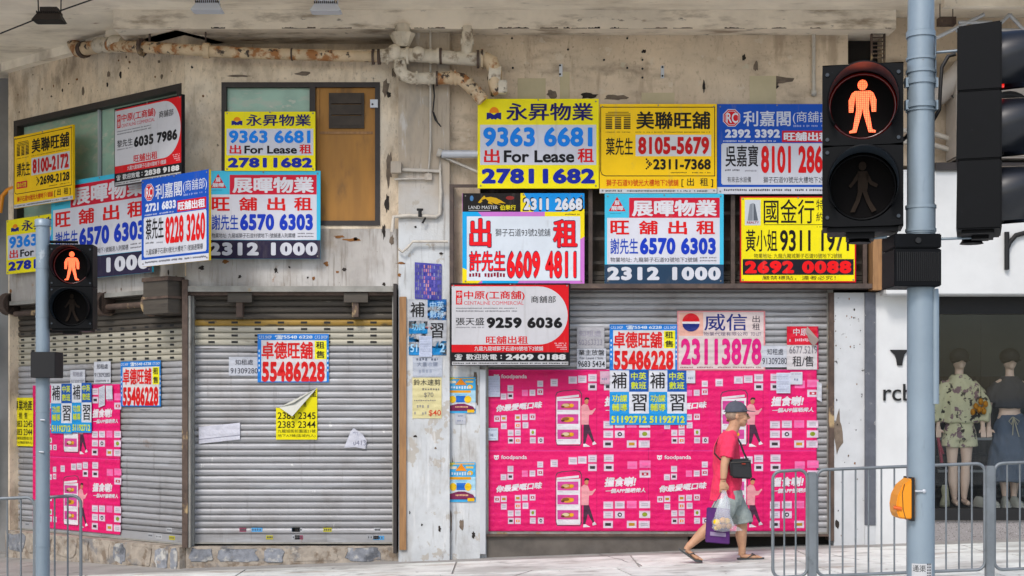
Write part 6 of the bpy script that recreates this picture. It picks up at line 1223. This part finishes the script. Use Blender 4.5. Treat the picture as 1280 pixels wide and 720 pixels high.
# mannequins
m_mann = M('mannequin_skin', '#e6cbbb', .5, var=.03); m_mleg = M('mannequin_legs', '#b5b193', .5, var=.05)
def flower_mat():
    m = M('patterned_cream_cloth', '#d2d1b0', .85, var=.04, layers=[('#7c5a70', 8, .55, .58, (1, 1, 1), .9), ('#1d1a22', 11, .575, .60, (1, 1, 1), .95)]); return m
m_flow = flower_mat()
def mannequin(px, Y, lab, kind):
    X = fx(px, Y); zb = fz(636)+.0; O = Vector((X, Y, zb)); o = empty('mannequin', O, None, lab, 'mannequin', 'mannequins in the display window'); W = lambda x, y, z: O+Vector((x, y, z))
    H = 1.78; q = MB()
    q.loft([(O.x, O.y, O.z+z, rx_, ry_) for z, rx_, ry_ in ((.84, .13, .09), (.95, .16, .11), (1.1, .12, .085), (1.3, .145, .1), (1.44, .17, .09), (1.5, .07, .06))], m_mann, 20)
    q.tube([W(0, 0, 1.47), W(0, 0, 1.6)], .05, m_mann, 12); q.ball(W(0, -.01, 1.68), .075, .09, .11, m_mann, 16); q.ball(W(0, -.06, 1.63), .045, .05, .05, m_mann, 12); q.tube([W(0, -.09, 1.7), W(0, -.115, 1.665)], [.008, .014], m_mann, 8)
    for s_ in (-1, 1):
        q.tube([W(s_*.15, 0, 1.41), W(s_*.21, 0, 1.3), W(s_*.25, .01, 1.13), W(s_*.26, -.05, .92)], [.05, .043, .036, .024], m_mann, 12)
        q.tube([W(s_*.26, -.05, .92), W(s_*.26, -.06, .86)], [.03, .035], m_mann, 10, flat=.5)
        for i in range(4): q.tube([W(s_*.26+(i-1.5)*.017, -.065, .85), W(s_*.26+(i-1.5)*.019, -.075, .79)], [.009, .007], m_mann, 8)
        q.tube([W(s_*.22, -.07, .88), W(s_*.205, -.09, .84)], [.011, .009], m_mann, 8)
        lx_ = s_*(.08 if kind == 0 else .07); q.tube([W(lx_, 0, .88), W(lx_*1.05, 0, .5), W(lx_*.9, 0, .46), W(lx_*.9, .01, .3), W(lx_*.7, 0, .09)], [.09, .055, .053, .056, .034], m_mann, 14)
        q.tube([W(lx_*.7, .02, .06), W(lx_*.75, -.08, .035), W(lx_*.8, -.15, .03)], [.035, .035, .025], m_mann, 10)
    fuse(q, 'body', o, m_mann if kind else m_mann, .009, 2)
    t = MB(); t.ball(W(0, 0, 1.73), .115, .12, .105, m_blk2, 18); t.loft([(O.x, O.y-.09, O.z+1.68, .1, .13), (O.x, O.y-.09, O.z+1.69, .1, .13)], m_blk2, 20); t.build('cap', o)
    q = MB()
    if kind == 0:
        q.loft([(O.x, O.y, O.z+z, rx_, ry_) for z, rx_, ry_ in ((.96, .215, .15), (1.0, .22, .15), (1.2, .2, .14), (1.38, .19, .13), (1.47, .13, .1), (1.52, .085, .08))], m_flow, 24)
        for s_ in (-1, 1): q.tube([W(s_*.13, 0, 1.42), W(s_*.22, 0, 1.3), W(s_*.29, 0, 1.12), W(s_*.27, -.03, .97)], [.075, .085, .1, .07], m_flow, 16)
        fuse(q, 'patterned_shirt', o, m_flow, .012, 2, .012, 9)
        q = MB(); q.loft([(O.x, O.y, O.z+z, rx_, ry_) for z, rx_, ry_ in ((.76, .19, .13), (.86, .19, .14), (1.0, .15, .12))], m_flow, 24)
        for s_ in (-1, 1): q.tube([W(s_*.09, 0, .86), W(s_*.105, 0, .68)], [.1, .115], m_flow, 16)
        fuse(q, 'patterned_shorts', o, m_flow, .012, 2, .008, 9)
        t = MB(); t.tube([W(-.27, -.05, .86), W(-.25, -.06, .7), W(-.22, -.06, .5)], .02, P('#a84a5c'), 8); t.tube([W(-.28, -.05, .86), W(-.2, -.06, .6)], .01, P('#a84a5c'), 8); t.build('wrap', o)
    else:
        m_d = M('charcoal_top', '#44474e', .9, var=.1); m_sk = M('slate_blue_skirt', '#56647a', .9, var=.1)
        q.loft([(O.x, O.y, O.z+z, rx_, ry_) for z, rx_, ry_ in ((1.13, .18, .13), (1.3, .18, .125), (1.42, .17, .11), (1.48, .11, .085), (1.5, .1, .08))], m_d, 24)
        for s_ in (-1, 1): q.tube([W(s_*.13, 0, 1.4), W(s_*.2, 0, 1.32), W(s_*.235, 0, 1.2)], [.07, .07, .07], m_d, 16)
        fuse(q, 'top', o, m_d, .012, 2, .008, 9)
        q = MB(); q.loft([(O.x, O.y, O.z+z, rx_, ry_) for z, rx_, ry_ in ((.28, .27, .2), (.5, .25, .18), (.8, .2, .15), (1.0, .16, .12), (1.06, .14, .11))], m_sk, 24); fuse(q, 'skirt', o, m_sk, .012, 1, .02, 7)
        t = MB(); t.tube([W(-.01, -.13, 1.03), W(-.06, -.15, .98), W(-.03, -.15, .94), W(0, -.13, 1.03), W(.06, -.15, .98), W(.04, -.15, .94), W(.0, -.13, 1.03), W(-.02, -.16, .82)], .006, P('#d0ccb8'), 6); t.tube([W(0, -.13, 1.03), W(.05, -.17, .8)], .006, P('#d0ccb8'), 6); t.build('drawstring', o)
mannequin(1199, .55, 'mannequin in a cream patterned shirt and shorts behind the shop glass', 0)
mannequin(1262, .6, 'mannequin in charcoal top and long slate skirt at the right edge', 1)
def shoe(px, py, Y, m, lab, s=1.0, yaw=0, grp='shoes along the window base'):
    c = mir(px, py, Y); c.z = fz(636); q = MB(); prof = [(-.13, .035, .07), (-.1, .042, .1), (-.03, .045, .1), (.04, .048, .07), (.1, .045, .05), (.145, .02, .03)]
    vs = []
    for x, w_, h_ in prof:
        for k in range(8):
            a = math.pi*k/7; vs.append((x*s, -math.cos(a)*w_*s, .02+math.sin(a)*h_*s))
    M_ = Matrix.Rotation(yaw, 3, 'Z'); q.add([c+M_ @ Vector(v) for v in vs], [(i*8+k, (i+1)*8+k, (i+1)*8+k+1, i*8+k+1) for i in range(5) for k in range(7)]+[tuple(range(8)), tuple(40+k for k in range(8))[::-1]], m, True)
    pr = [(x*s, w_*1.08*s*sg) for sg in (-1, 1) for x, w_, h_ in (prof if sg < 0 else prof[::-1])]; q.prism([c+M_ @ Vector((x, y, 0)) for x, y in pr], (0, 0, .022), P('#d8d8d4')); q.build('shoe', None, lab, 'shoe', grp)
mws = P('#d0d2cc')
shoe(1228, 630, .3, mws, 'left white trainer beneath the first mannequin\'s right side', 1.0, R(-70)); shoe(1240, 630, .3, mws, 'second white trainer, right beside the left one', 1.0, R(-80)); shoe(1257, 630, .3, mws, 'white trainer nearest the post, under the slate skirt', 1.0, R(-100)); shoe(1271, 630, .3, mws, 'rightmost white trainer under the slate skirt', 1.0, R(-85))
q = MB(); c = mir(1181, 636, .35); c.z = fz(636); q.loft([(c.x, c.y, c.z, .06, .05), (c.x, c.y, c.z+.05, .055, .05), (c.x+.01, c.y, c.z+.12, .04, .035), (c.x, c.y, c.z+.2, .045, .04), (c.x, c.y, c.z+.25, .03, .03)], P('#b9b8a0'), 14); q.build('display_figurine', None, 'small cream boot shaped ornament at the left of the window base', 'ornament')
q = MB(); 
for i, (x, y) in enumerate(((1220, 508), (1224, 512), (1216, 515), (1232, 505), (1230, 514), (1226, 502))): q.ball(mir(x, y, .42), .03, .03, .04, P('#c88a18'), 10)
q.tube([mir(1218, 508, .42), mir(1226, 512, .42), mir(1234, 505, .42)], .012, P('#c88a18'), 6); q.tube([mir(1226, 505, .42), mir(1226, 400, .42)], .003, m_cable, 5); q.build('hanging_ornament', None, 'yellow ornament hanging between the two mannequins', 'ornament')
